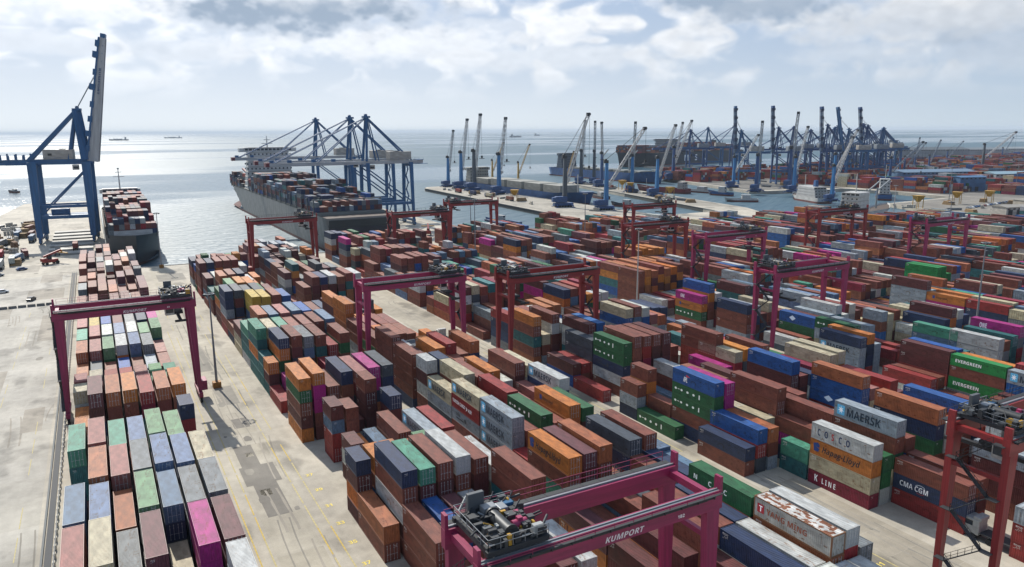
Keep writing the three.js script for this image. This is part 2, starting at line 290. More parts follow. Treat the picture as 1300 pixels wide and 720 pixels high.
function cmat(col, v) {
  const k = col + v; if (cmats[k]) return cmats[k];
  const side = PAL[col][1];
  return cmats[k] = { side: std(side, 0.52, 0, { map: PAINT[v % 4] }), roof: std(side, 0.66, 0, { map: ROOFT[v % 2] }), frame: std(new THREE.Color(side).multiplyScalar(0.88), 0.55, 0, { map: PAINT[(v + 1) % 4] }) };
}
let rustRoof, rustSide, rustFrame;
const barMat = std('#a9adb0', 0.5, 0.2), rubber = std('#17181a', 0.85);
// corrugated sheet: profile along u (length L), extruded over height h; x is the outward side
function corrugated(L, h, ribs, depth, flat = 0.36) {
  const pos = [], uv = [], idx = [], pitch = L / ribs; let n = 0;
  const prof = []; for (let i = 0; i < ribs; i++) { const s = -L / 2 + i * pitch, f = flat * pitch, r = (0.5 - flat) * pitch; prof.push([s, 0], [s + f, 0], [s + f + r, -depth], [s + 2 * f + r, -depth]); } prof.push([L / 2, 0]);
  for (let i = 0; i + 1 < prof.length; i++) { const [a, da] = prof[i], [b, db] = prof[i + 1]; pos.push(da, 0, a, db, 0, b, db, h, b, da, h, a); for (const [q, w] of [[a, 0], [b, 0], [b, 1], [a, 1]]) uv.push(q / L + 0.5, w); idx.push(n, n + 2, n + 1, n, n + 3, n + 2); n += 4; }
  const g = new THREE.BufferGeometry(); g.setAttribute('position', new THREE.Float32BufferAttribute(pos, 3)); g.setAttribute('uv', new THREE.Float32BufferAttribute(uv, 2)); g.setIndex(idx); g.computeVertexNormals(); return g;   // faces +x
}
function containerGeos(L, ribs) {
  const o = {}, hw = CW / 2, hl = L / 2, H0 = CH, E = 0.06;
  const sL = L - 0.3, sh = H0 - 0.34;
  o.wallR = corrugated(sL, sh, ribs, 0.036).translate(hw - 0.015, 0.19, 0);
  o.wallL = o.wallR.clone().rotateY(Math.PI);
  const cap = corrugated(CW - 0.3, sh, 8, 0.045).rotateY(-Math.PI / 2).translate(0, 0.19, hl - 0.03);   // faces +z
  o.front = cap.clone().rotateY(Math.PI);                                                                  // closed end at -z
  o.roof = corrugated(sL, CW - 0.2, ribs, 0.02).rotateZ(Math.PI / 2).translate((CW - 0.2) / 2, H0 - 0.012, 0);
  const fr = [];
  for (const sx of [-1, 1]) for (const sz of [-1, 1]) {
    fr.push(BOX(0.16, H0 - 0.24, 0.16, sx * (hw - 0.08), H0 / 2, sz * (hl - 0.08)));
    for (const y of [0.06, H0 - 0.06]) fr.push(BOX(0.18, 0.12, 0.2, sx * (hw - 0.088), y, sz * (hl - 0.098)));
  }
  for (const sx of [-1, 1]) { fr.push(BOX(0.07, 0.1, L - 0.4, sx * (hw - 0.04), H0 - 0.06, 0), BOX(0.09, 0.17, L - 0.4, sx * (hw - 0.05), 0.105, 0)); }
  for (const sz of [-1, 1]) { fr.push(BOX(CW - 0.36, 0.12, 0.1, 0, H0 - 0.065, sz * (hl - 0.055)), BOX(CW - 0.36, 0.16, 0.1, 0, 0.11, sz * (hl - 0.055))); }
  fr.push(BOX(CW - 0.2, 0.05, L - 0.2, 0, 0.1, 0));
  o.frame = merge(fr);
  const door = (s) => { const w = (CW - 0.34) / 2, x = s * (w / 2 + 0.004), gs = [BOX(w - 0.02, H0 - 0.32, 0.045, x, H0 / 2 + 0.02, hl - 0.06)]; for (let k = 0; k < 4; k++) gs.push(BOX(w - 0.16, 0.3, 0.02, x, 0.5 + k * 0.53, hl - 0.03)); return merge(gs); };
  const bars = (s) => { const w = (CW - 0.34) / 2, gs = []; for (const f of [0.27, 0.72]) { gs.push(ROD([s * w * f, 0.16, hl - 0.005], [s * w * f, H0 - 0.14, hl - 0.005], 0.024, 5)); for (const y of [0.3, 1.0, 1.9, 2.3]) gs.push(BOX(0.11, 0.07, 0.04, s * w * f, y, hl - 0.012)); gs.push(BOX(0.36, 0.035, 0.03, s * w * (f - 0.12), 1.05, hl + 0.006)); } return merge(gs); };
  o.doorL = door(-1); o.doorR = door(1); o.barL = bars(-1); o.barR = bars(1);
  return o;
}
const G40 = containerGeos(CL40, 40), G20 = containerGeos(CL20, 20);

// ---- lettering on the sides (flat print, as painted)
const italic = 'italic bold ';
const PRINT = {
  star: [0.2, 9.8, 2.1, (k, w, h) => { k.fillStyle = '#62b5dc'; k.beginPath(); k.roundRect(8, 14, 100, 100, 8); k.fill(); k.fillStyle = '#fff'; k.beginPath(); for (let i = 0; i < 14; i++) { const a = i / 14 * 2 * Math.PI - 1.57, r = i % 2 ? 16 : 40; k.lineTo(58 + Math.cos(a) * r, 64 + Math.sin(a) * r); } k.fill(); k.fillStyle = '#20303f'; k.font = 'bold 112px sans-serif'; k.textBaseline = 'middle'; k.fillText('MAERSK', 128, 68, w - 134); }],
  cos: [0.2, 7.4, 2.0, (k, w, h) => { k.font = 'bold 96px sans-serif'; k.textBaseline = 'middle'; [...'COSCO'].forEach((c, i) => { k.fillStyle = i === 2 ? '#b13a3a' : '#1c3158'; k.fillText(c, 20 + i * 124, 66); }); }],
  hl: [0.2, 9.6, 2.0, (k, w, h) => { k.fillStyle = '#1b3a78'; k.beginPath(); k.moveTo(10, 30); k.lineTo(70, 12); k.lineTo(96, 30); k.lineTo(96, 60); k.lineTo(50, 60); k.lineTo(96, 72); k.lineTo(84, 108); k.lineTo(20, 108); k.closePath(); k.fill(); k.fillStyle = '#26262c'; k.font = italic + '84px sans-serif'; k.textBaseline = 'middle'; k.fillText('Hapag-Lloyd', 124, 66, w - 130); }],
  kl: [0.2, 7.0, 2.0, (k, w, h) => { k.fillStyle = '#f4f4f4'; k.font = 'bold 112px sans-serif'; k.textBaseline = 'middle'; k.fillText('K', 6, 64); k.font = 'bold 88px sans-serif'; k.fillText('L I N E', 150, 70, w - 160); }],
  tk: [0.2, 9.4, 1.7, (k, w, h) => { k.fillStyle = '#f5f0ee'; k.font = 'bold 62px sans-serif'; k.textBaseline = 'middle'; k.fillText('TURKISH CARGO', 6, 60, 390); k.beginPath(); k.moveTo(410, 30); k.lineTo(470, 64); k.lineTo(410, 104); k.lineTo(436, 66); k.fill(); k.fillText('AIR', 486, 66, 130); }],
  cma: [0.2, 7.4, 1.75, (k, w, h) => { k.fillStyle = '#f2f4f6'; k.font = 'bold 92px sans-serif'; k.textBaseline = 'middle'; k.fillText('CMA CGM', 10, 68, w - 20); k.strokeStyle = '#cfd8e2'; k.lineWidth = 6; k.beginPath(); k.arc(w / 2, 150, 140, -2.1, -1.05); k.stroke(); k.strokeStyle = '#c25050'; k.beginPath(); k.arc(w / 2, -20, 140, 1.1, 1.9); k.stroke(); }],
  ev: [0.2, 7.4, 1.4, (k, w, h) => { k.fillStyle = '#f6f8f4'; k.font = 'bold 92px sans-serif'; k.textBaseline = 'middle'; k.fillText('EVERGREEN', 6, 66, w - 12); }],
  one: [0.2, 5.0, 1.7, (k, w, h) => { k.fillStyle = '#f7e9f3'; k.font = 'bold 118px sans-serif'; k.textBaseline = 'middle'; k.fillText('ONE', 20, 68, w - 40); }],
  apl: [0.2, 4.6, 1.9, (k, w, h) => { k.fillStyle = '#c33'; k.beginPath(); k.moveTo(230, 12); k.lineTo(400, 34); k.lineTo(240, 40); k.fill(); k.fillStyle = '#fff'; k.font = italic + '92px sans-serif'; k.textBaseline = 'middle'; k.fillText('APL', 120, 78); }],
  ym: [0.2, 9.2, 1.6, (k, w, h) => { k.fillStyle = '#a3202c'; k.fillRect(8, 20, 80, 88); k.fillStyle = '#fff'; k.font = 'bold 80px sans-serif'; k.textBaseline = 'middle'; k.fillText('T', 26, 66); k.fillStyle = '#8f4a30'; k.font = 'bold 78px sans-serif'; k.fillText('YANG MING', 116, 66, w - 122); }],
  cai: [0.2, 9.4, 1.4, (k, w, h) => { k.fillStyle = '#e8efe6'; k.textBaseline = 'middle'; for (const x of [40, 160, 280, 400]) { k.beginPath(); k.arc(x, 66, 22, 0, 7); k.fill(); } k.fillRect(80, 58, 40, 12); k.fillRect(500, 24, 22, 84); }],
  ncc: [0.2, 8.4, 1.4, (k, w, h) => { k.fillStyle = '#e8efe6'; k.font = 'bold 88px sans-serif'; k.textBaseline = 'middle'; ['N', 'C', 'C'].forEach((c, i) => k.fillText(c, 40 + i * 230, 66)); }],
  dia: [0.2, 2.6, 1.6, (k, w, h) => { k.fillStyle = '#cfe2f4'; k.beginPath(); k.moveTo(w / 2, 10); k.lineTo(w - 40, 64); k.lineTo(w / 2, 118); k.lineTo(40, 64); k.fill(); }],
  dk: [0.2, 6.4, 1.6, (k, w, h) => { k.fillStyle = '#2c3440'; k.font = 'bold 60px sans-serif'; k.textBaseline = 'middle'; k.fillText('COSCO', 40, 40, 300); k.beginPath(); k.arc(460, 70, 40, 0, 7); k.fill(); k.fillRect(60, 84, 330, 22); }],
  hap: [0.2, 5.6, 1.4, (k, w, h) => { k.fillStyle = '#1b3a78'; k.fillRect(10, 24, 90, 84); k.fillStyle = '#3a2c20'; k.font = italic + '70px sans-serif'; k.textBaseline = 'middle'; k.fillText('Hapag-Lloyd', 124, 66, w - 130); }],
};
const printCache = {};
function printMat(id) { return printCache[id] ??= (() => { const [, wm, hm, f] = PRINT[id]; return decalMat(f, 640, 128, 0.55); })(); }
const markMat = decalMat((k, w, h) => { k.fillStyle = '#e3e0da'; const R = rng(4); for (let r = 0; r < 5; r++) { let x = 4; while (x < w - 14) { const l = 6 + R() * 16; if (r < 2 || R() < 0.6) k.fillRect(x, 8 + r * 24, l, r ? 8 : 13); x += l + 6; } } }, 128, 128);

// ---- the stacks: block rows run along x, bays along z; [first row x, row pitch, rows, near end z of bay 0, bay pitch, last bay, words]
const BLK = {
  A: [-7.8, 2.88, 7, -89.4, 13.0, 21.5, 'quay-side block'], B: [31.7, 2.92, 7, -83.4, 12.4, 21.5, 'block along the concrete road'], C: [58.2, 2.92, 8, -92.8, 12.5, 22.5, 'second block from the road'],
  D: [98.0, 2.92, 7, -90, 12.5, 22.5, 'third block from the road'], E: [123.7, 2.92, 8, -90, 12.5, 23, 'fourth block from the road'], F: [163.2, 2.92, 7, -90, 12.5, 23.5, 'fifth block from the road'], G: [189.3, 2.92, 8, -90, 12.5, 24, 'sixth block from the road'],
  H: [228.8, 2.92, 7, -90, 12.5, 23.5, 'seventh block from the road'], I: [254.9, 2.92, 8, -90, 12.5, 23, 'eighth block from the road'], J: [294.4, 2.92, 7, -90, 12.5, 22, 'ninth block from the road'], K: [320.5, 2.92, 8, -90, 12.5, 20, 'tenth block from the road'],
  M: [360, 2.92, 7, -90, 12.5, 20, 'far inland block'], N: [386, 2.92, 8, -90, 12.5, 19, 'far inland block'], O: [426, 2.92, 7, -90, 12.5, 17, 'far inland block'], P: [452, 2.92, 8, -90, 12.5, 16, 'far inland block'],
};
// seen in the photograph: bay | row height colours(top first) [print of the top ones] ...   "h" after the height: half-length boxes
const SEEN = {
  A: ['-1|0 4|1 4|2 4|3 4|4 3|5 3 h|6 5 w', '0|0 5 s|1 5 c|2 4 h|3 5 um|4 3 c|5 5 pp|6 5 um', '1|0 5 dn|1 5 Ln|2 4 q|3 5 l|4 5 dn|5 5 h|6 5 h', '2|0 2|1 5 q|2 5 sm|3 5 h|4 5 L|5 5 Ln|6 5 c', '3|0 5 ittt|1 5 sm|2 5 it|3 5 Ln|4 5 lt|5 5 lt|6 2',
    '4|0 2 o|1 2|2 2|3 2|4 2|5 2|6 5h nr', '5|0 3 om|1 5 um|2 5 qbn|3 5 obt|4 5 rxt|5 5 qbn|6 5 ob', '6|0 4h c|1 4h s|2 4h s|3 4h r|4 4h s|5 4h l|6 4h l', '6.5|0 4h s|1 4h c|2 4h r|3 4h r|4 4h s|5 4h lg|6 4h i', '7.5|0 3|1 3|2 3|3 3|4 3|5 3|6 3',
    '8.5|0 4 qb|1 4 sm|2 4 lg|3 4 wo|4 4 Ld|5 4 hn|6 3 s', '9.5|0 4 i|1 4 s|2 4 w|3 4 L|4 4 w|5 4 l|6 4 lt', '10.5|0 4 sm|1 4 Yo|2 4 Bn|3 4 m|4 4 hb|5 4 nm|6 4 pn'],
  B: ['-1|0 0|1 2 b|2 2|3 3 b|4 2|5 3|6 3', '0|0 0|1 3 bbb|2 3 Bn|3 3 ub|4 3 w|5 2 ub|6 5 bb', '1|0 2 qb|1 5 nbw|2 5 im|3 5 bm|4 5 wb|5 5 bm|6 4 w', '2|0 4h nmom|1 4h ob|2 4h qb|3 4h qb|4 4h l|5 3|6 3', '2.5|5 4 y:star|6 4 rr', '3|0 0|1 3h m|2 2|3 2|4 3',
    '4|0 0|1 4h mdrr|2 4h bbtm|3 0|4 1|5 4h nmmm|6 1 m', '4.5|4 5h bmmmm|3 2 m', '5|0 5 ogbmo|1 5 oppbm|2 4 bgbb|3 5 nb|4 5 sr|5 5 ppn|6 5 kn', '6.5|0 1 r|1 2|2 3|3 2|4 3|5 2 g|6 2 g', '7.5|0 3h omt|1 5 nogm|2 5 bm|3 5 hdb|4 5 bto|5 4 rr|6 5 bg', '8|0 3h ttt',
    '8.5|0 5 itott|1 5 co|2 5 i|3 5 b|4 5 bm|5 5 bm|6 5 dn', '9.5|0 4 itt|1 5 qb|2 5 dm|3 5 sr|4 5 db|5 5 BL|6 5 b', '10.5|0 3 m|1 3|2 3|3 3|4 3|5 3|6 3', '11.5|0 2 bn|1 2|2 5 YY|3 5 YY|4 5 bb|5 5 Bn|6 3', '12.5|0 5 nn|1 5 km|2 5 kn|3 5 kn|4 4|5 3', '13.5|0 4 gom|1 5 lgm|2 5 om|3 5 ob|4 4', '15|0 3 t|1 5 qb|2 5 bb|3 5 nb|4 4 w', '16|0 4 mm|1 4|2 3', '17.5|0 5 mm|1 5 nB|2 5 b|3 5 b|4 5 b|5 4 w'],
  C: ['-4.2|0 1|1 2|2 3 b|3 4 B|4 4 w|5 4 w|6 4 w|7 3', '-3.2|0 2 b|1 2 b|2 3 m|3 4 nwb|4 4 w|5 5 w:ym|6 5 w|7 4 h', '-2.2|0 2|1 3 m|2 4 bb|3 4 b|4 4 n|5 5 g:ncc|6 3|7 2', '-1.2|0 2 u|1 2 b|2 3 b|3 3|4 4 b|5 4 nb|6 4 d|7 1', '-0.4|0 5 o:hl,bimm|1 5 um|2 5 qb|3 3|4 5 kn|5 5 bm|6 4 dn|7 0', '0.5|0 3h r|1 3|2 3 m',
    '1|0 5 y:star,y:star,y:star,bm|1 4 bb|2 5 g:cai,pm|3 4 bc|4 5 o:hap,oo|5 5 gmm|6 3|7 0', '2|0 5 c:star,r:tk,y:dk,b|1 4 m|2 5 rnn|3 4 s|4 3 b|5 4 s|6 5 w:star,n|7 0', '3|0 4 c:star,y|1 5 c|2 5 bb|3 5 om|4 4|5 5 bm|6 5 cw|7 0', '4|0 5h wmwbb|1 5h nn|2 4 b|3 4 bo|4 3|5 3|6 3|7 0', '4.7|0 5 bbbbn|1 4|2 5 oo|3 5 rr|4 4 b|5 5 qn|6 3 n|7 0',
    '5.7|0 5 bbbb|1 4h wn|2 4h kn|3 3|4 4 o|5 3 c|6 2|7 0', '6.7|0 4 bg|1 4 o|2 4 b|3 4 bm|4 3|5 2|6 0|7 0', '7.7|0 4 b|1 4 s|2 4 bb|3 4 bb|4 3 b|5 2|6 0|7 0', '8.7|0 5 oo|1 3 o|2 3 o|3 3 b|4 2|5 1|6 0|7 0', '9.7|0 5 om|1 2|2 2|3 2|4 0|5 0|6 0|7 0', '12.5|0 4|1 5 bmmm|2 5 nmm|3 5 wmm|4 5 bmt|5 5 bt|6 5 w|7 0'],
  D: ['-4|0 0|1 0|2 0|3 0|4 0|5 3|6 3', '-2.5|0 0|1 0|2 0|3 0|4 0|5 3 b,n:cma,r|6 3 bmr', '-1.5|0 0|1 0|2 0|3 4 w:cos,o:hl,cx:kl|4 3 ggw|5 5 y:star,bgcw|6 4 b', '-0.5|0 0|1 0|2 0|3 2h it|4 3 bp|5 4 b|6 3 b', '0|0 2 nb|1 3 B,r:tk,k|2 3 qby', '0.3|3 3 c|4 5 bbbb|5 3|6 4 b', '0.9|1 5 B:apl,g:cai,g:cai,bn|2 5 pp|3 3 w', '1.5|0 1 g:cai|4 4 br|5 3 w|6 4 m', '1.9|1 2 bo',
    '2.5|0 3h byn|1 4h boo|2 0|3 0|4 1|5 3', '3.5|0 1 r|1 0|2 5 g:cai,g:cai,n:dk,w|3 5 bbmm|4 5 brxm|5 5 bmm|6 5 mm', '4.5|0 2 mB|1 2 r|2 4', '5|3 5 mw:dk,w|4 5 Bn|5 4 o|6 3 b', '6|0 5 obtb|1 3 cb|2 5 b,w:dk,m|3 4 w', '7|0 4 rn|1 4 dw|2 4 bt|3 4 b|4 4 w'],
  E: ['-3|0 4|1 5 w|2 5 w|3 5 w|4 4|5 4', '-1.5|0 5 qng:ncc,bb|1 4|2 4|3 5 B|4 4 n', '0|0 2 b|1 2 w|2 5 q,B,B:dia|3 4 s|4 3|5 4', '1|0 5 Bmbb|1 4|2 4 n|3 4|4 5 cc|5 5 co', '2.5|0 3 p|1 4 cr|2 4 o|3 3|4 4', '3|1 5 bbrr', '5.5|0 5 cB|1 5 b|2 5 wB|3 4 s|4 4', '8|0 5 no|1 5 b|2 5 r'],
  F: ['-0.5|0 1 r|1 1 b|2 4 e:ev,b,e:ev,h|3 4 o|4 3', '-1.5|0 2 b|1 2|2 4 y:star,B|3 4 r', '0.5|0 2 rw|1 2 b|2 4 mmrw|3 4 Bn|4 4', '2|0 4 n,y:star,y:star|1 4 o|2 3', '2.5|2 4 g:cai|3 3 w|4 4 y', '3.5|0 2 w|1 2|2 4 B:dia,g|3 4 m|4 4|5 5 wt|6 4', '5|0 4 nbb|1 4 y:star,n|2 3|3 4 c', '6.5|0 4 p:one,o:hap,g:cai,b|1 5 Bo|2 4 w|3 3', '9|0 5 bbbbb|1 5 qoqbo|2 5 qmomo|3 5 bomob|4 5 qobmo|5 5 omonm|6 5 bonom', '8|0 2 w|1 2|2 2 r|3 2|4 2|5 2|6 2', '10|0 5 b|1 5 q|2 5 q|3 5 q|4 5 b|5 5 q|6 5 q'],
  G: ['0.5|0 4|1 4 b|2 4|3 5 p:one,h|4 4|5 4 b', '-0.8|3 4 r|4 4 y:star,B', '2|3 4 n|4 5 mo|5 5 w|6 4 n', '1.3|0 4 i|1 3', '4|0 4 b|1 4 w'],
  H: ['2|0 4 r|1 4 cc|2 3|3 4 x', '3|0 4 o:hap,p|1 3 w|2 4 o:hap', '4|0 5 m|1 4 y'],
  I: ['5|0 5 ee|1 5 ee|2 4 e'],
};
const boxes = [];    // {x, z (centre), y, L, hc, col, print, blk, row, bay, tier, tall}
{
  const common = 'bbbbbbbbbbbbbmmmmmuuuqqqqqooorrrrrxnnnnBBBddttggiwwwwccccyyyyyhhkkpL', R = rng(20240);
  const pick = (id, bay) => id === 'A' && bay > 10.8 ? 'mmmmmmbbbbbuuwhq'[Math.floor(R() * 16)] : id === 'B' && bay > 12 ? 'bbbbmmmmrqqnnBdgwoy'[Math.floor(R() * 19)] : common[Math.floor(R() * common.length)];
  for (const [id, [x0, dx, rows, z0, dz, last, words]] of Object.entries(BLK)) {
    const spans = Array.from({ length: rows }, () => []);          // occupied [zNear, zFar] by row
    const put = (row, zn, L, tall, cols, prints, bay) => {
      spans[row].push([zn, zn - L]);
      if (tall < 1) return;
      let y = 0; const st = [], jx = (R() - 0.5) * 0.1, jz = (R() - 0.5) * 0.24;
      for (let t = 0; t < tall; t++) {
        const kTop = tall - 1 - t, hc = R() < 0.56;
        const b = { x: x0 + row * dx + CW / 2 + jx + (R() - 0.5) * 0.06, z: zn - L / 2 + jz + (R() - 0.5) * 0.1, y, L, hc, col: cols[kTop] || (R() < 0.3 && st.length ? st[st.length - 1].col : pick(id, bay)), print: prints[kTop], blk: id, row, bay, tier: t, tall, turn: R() < 0.5 };
        y += (hc ? HC : CH) + 0.012; boxes.push(b); st.push(b);
      }
    };
    for (const line of SEEN[id] || []) {
      const [bayS, ...cells] = line.split('|'), bay = parseFloat(bayS), zn = z0 - dz * bay;
      for (const c of cells) {
        const [rowS, hS, colS = ''] = c.split(' '), row = +rowS, half = hS.endsWith('h'), tall = parseInt(hS);
        const cols = [], prints = [];
        for (const tok of colS.split(',')) { const [cs, pr] = tok.split(':'); for (let i = 0; i < cs.length; i++) { cols.push(cs[i]); prints.push(pr && i === cs.length - 1 ? pr : undefined); } }
        put(row, zn, half ? CL20 : CL40, tall, cols, prints, bay);
      }
    }
    // the slots between: bays filled to a height of their own, uneven row by row
    const near = { A: -2, B: -2.4, C: -4.2, D: -3.6, E: -4, F: -3, G: -3, H: -3, I: -2, J: -2, K: -1, M: 0, N: 0, O: 1, P: 1 }[id];
    for (let bay = near; bay < last; bay += 1) {
      const seenZone = SEEN[id] && bay < ({ A: 10.6, B: 18, C: 10.6, D: 7, E: 5, F: 3, G: 1 }[id] ?? -9);
      const base = id === 'A' && bay > 11 ? 5 : R() < 0.08 ? 1 : R() < 0.2 ? 3 : R() < 0.6 ? 4 : 5, half = R() < 0.18, main = R() < 0.5 ? 'b' : pick(id, bay);
      for (let row = 0; row < rows; row++) {
        const zn = z0 - dz * bay;
        for (let s = 0; s < (half ? 2 : 1); s++) {
          const L = half ? CL20 : CL40, za = zn - s * 6.2, zb = za - L;
          if (spans[row].some(([a, b]) => a > zb - 0.25 && b < za + 0.25)) continue;
          let tall = base - (R() < 0.28 ? 1 : 0) - (R() < 0.1 ? 1 : 0);
          if (seenZone) tall = Math.min(tall, 3) - (R() < 0.5 ? 1 : 0);
          if (id >= 'C' && 'CEGIKNP'.includes(id) && row === rows - 1) tall = 0;
          if ('BDFHJMO'.includes(id) && id !== 'B' && row === 0 && !seenZone && R() < 0.3) tall = Math.max(0, tall - 2);
          const cols = []; for (let k = 0; k < tall; k++) cols.push(R() < 0.3 ? main : pick(id, bay));
          put(row, za, L, Math.max(0, tall), cols, [], bay);
        }
      }
    }
  }
}
// containers stowed on the ships and in the far yards go to the far group only
const farBoxes = [];

// ---- which ones show largest: a small depth buffer of all the boxes seen from the drone
const boxH = (b) => b.hc ? HC : CH;
{
  const bw = 650, bh = 360, zb = new Float32Array(bw * bh).fill(1e9), ib = new Int32Array(bw * bh).fill(-1);
  const quads = [[0, 1, 3, 2], [4, 6, 7, 5], [0, 4, 5, 1], [2, 3, 7, 6], [0, 2, 6, 4], [1, 5, 7, 3]];
  boxes.forEach((b, n) => {
    const P = []; let bad = false;
    for (const sx of [-1, 1]) for (const sy of [0, 1]) for (const sz of [-1, 1]) { const p = project(b.x + sx * CW / 2, b.y + sy * boxH(b), b.z + sz * b.L / 2); if (p[2] < 5) bad = true; P.push([p[0] / 2, p[1] / 2, p[2]]); }
    if (bad) return;
    for (const q of quads) for (const [i, j, k] of [[q[0], q[1], q[2]], [q[0], q[2], q[3]]]) {
      const a = P[i], c = P[j], d = P[k], den = (c[1] - d[1]) * (a[0] - d[0]) + (d[0] - c[0]) * (a[1] - d[1]); if (Math.abs(den) < 1e-6) continue;
      const xa = Math.max(0, Math.floor(Math.min(a[0], c[0], d[0]))), xe = Math.min(bw - 1, Math.ceil(Math.max(a[0], c[0], d[0]))), ya = Math.max(0, Math.floor(Math.min(a[1], c[1], d[1]))), ye = Math.min(bh - 1, Math.ceil(Math.max(a[1], c[1], d[1])));
      for (let y = ya; y <= ye; y++) for (let x = xa; x <= xe; x++) {
        const u = ((c[1] - d[1]) * (x + 0.5 - d[0]) + (d[0] - c[0]) * (y + 0.5 - d[1])) / den, v = ((d[1] - a[1]) * (x + 0.5 - d[0]) + (a[0] - d[0]) * (y + 0.5 - d[1])) / den, w = 1 - u - v;
        if (u < 0 || v < 0 || w < 0) continue;
        const z = u * a[2] + v * c[2] + w * d[2], o = y * bw + x; if (z < zb[o]) { zb[o] = z; ib[o] = n; }
      }
    }
  });
  boxes.forEach((b) => { b.seen = 0; }); for (const n of ib) if (n >= 0) boxes[n].seen++;
}
const ranked = boxes.filter((b) => b.seen > 0).sort((a, b) => b.seen - a.seen), single = new Set(ranked.slice(0, 320));
console.log('containers', boxes.length, 'visible', ranked.length, 'smallest single', ranked[319]?.seen);

const at = new Map(); for (const b of boxes) { const k = b.blk + b.row; if (!at.has(k)) at.set(k, []); at.get(k).push(b); }
const beside = (b, dr) => (at.get(b.blk + (b.row + dr)) || []).find((o) => o.tier === b.tier && Math.abs(o.z - b.z) < 5);
const under = (b) => (at.get(b.blk + b.row) || []).find((o) => o.tier === b.tier - 1 && Math.abs(o.z - b.z) < 3);
const NUM = ['', 'one', 'two', 'three', 'four', 'five', 'six'], ORD = ['first', 'second', 'third', 'fourth', 'fifth', 'sixth', 'seventh', 'eighth', 'ninth', 'tenth', 'eleventh', 'twelfth', 'thirteenth', 'fourteenth', 'fifteenth', 'sixteenth', 'seventeenth', 'eighteenth', 'nineteenth', 'twentieth'];
function containerLabel(b, deep) {
  const c = PAL[b.col][0], size = b.L > 8 ? 'long' : 'short', top = b.tier === b.tall - 1, u = under(b), n1 = beside(b, -1), n2 = beside(b, 1);
  let s = `${c} ${size} container`;
  if (b.print) s = `${c} ${size} container with painted lettering`;
  s += b.tall === 1 ? ' standing alone' : top ? ` topping ${NUM[b.tall]}-high stack` : b.tier === 0 ? ` at foot of ${NUM[b.tall]}-high stack` : ` ${ORD[b.tier]} up in ${NUM[b.tall]}-high stack`;
  if (deep === 0) return s + (u ? `, on ${PAL[u.col][0]} one` : '') + (n1 ? `, beside ${PAL[n1.col][0]} one` : n2 ? `, next to ${PAL[n2.col][0]} one` : '');
  if (deep === 2) return `${c} ${size} container, ${top ? 'topmost' : b.tier ? ORD[b.tier] + ' up' : 'lowest'}, ${ORD[b.row]} row, ${ORD[Math.round(b.bay) + 5] || 'far'} bay, ${BLK[b.blk][6].replace(' from the road', '').replace(' along the concrete road', ' by road')}`;
  return s + `, ${ORD[b.row]} row` + (n1 ? `, beside ${PAL[n1.col][0]} one` : u ? `, on ${PAL[u.col][0]} one` : '');
}
const words = (s) => s.split(/\s+/).length;
{
  const list = [...single], clip = (l) => { while (words(l) > 16) l = l.replace(/,[^,]*$/, ''); return l; };
  const twice = (lev) => { const n = new Map(); for (const b of list) n.set(b.label, (n.get(b.label) || 0) + 1); for (const b of list) if (n.get(b.label) > 1) b.next = lev; };
  for (const b of list) b.label = clip(containerLabel(b, 0));
  for (const lev of [1, 2]) { twice(lev); for (const b of list) if (b.next === lev) b.label = clip(containerLabel(b, lev)); }
  const R = rng(909);
  for (const b of list) {
    const g = b.L > 8 ? G40 : G20, v = Math.floor(R() * 4), m = { ...cmat(b.col, v) };
    if (b.print === 'ym') { m.roof = rustRoof ??= std('#d4d2cc', 0.6, 0, { map: RUSTY }); m.side = rustSide ??= std('#b9b6ac', 0.6, 0, { map: PAINT[1] }); m.frame = rustFrame ??= std('#8a5f3e', 0.75, 0, { map: PAINT[1] }); }
    const t = thing('shipping_container', b.label, 'container', [b.x, b.y, b.z], b.turn ? Math.PI : 0, 'containers stacked in the ' + BLK[b.blk][6]);
    t.scale.y = boxH(b) / CH;
    mesh('frame', g.frame, m.frame, t); mesh('side_wall', g.wallL, m.side, t); mesh('side_wall', g.wallR, m.side, t); mesh('end_wall', g.front, m.side, t); mesh('roof', g.roof, m.roof, t);
    const dl = mesh('door', g.doorL, m.side, t), dr = mesh('door', g.doorR, m.side, t);
    mesh('locking_bars', g.barL, barMat, dl); mesh('locking_bars', g.barR, barMat, dr);
    if (b.print) {
      const [, pw, ph] = PRINT[b.print], s = Math.min(1, (b.L - 0.8) / pw), f = b.turn ? -1 : 1;
      const p = mesh('lettering', new THREE.PlaneGeometry(pw * s, ph * s).rotateY(-Math.PI / 2), printMat(b.print), t); p.position.set(-(CW / 2 + 0.012) * 1, CH * 0.52, -(b.L > 8 ? Math.max(0, Math.min(1.4, (b.L - pw) / 2 - 0.5)) : 0)); if (f < 0) { p.rotation.y = Math.PI; p.position.x *= -1; p.position.z *= -1; }
    } else if (R() < 0.95) { const f = b.turn ? -1 : 1, p = mesh('marking', new THREE.PlaneGeometry(1.05, 0.8).rotateY(-Math.PI / 2), markMat, t); p.position.set(-f * (CW / 2 + 0.01), CH - 0.62, f * (-b.L / 2 + 0.95)); if (f < 0) p.rotation.y = Math.PI; }
    if (R() < 0.7) { const p = mesh('marking', new THREE.PlaneGeometry(0.55, 0.4), markMat, b.turn ? t : dr); p.position.set(0.5, CH - 0.55, b.L / 2 + 0.03); if (b.turn) { p.rotation.y = Math.PI; p.position.z = -b.L / 2 - 0.005; } }
  }
}

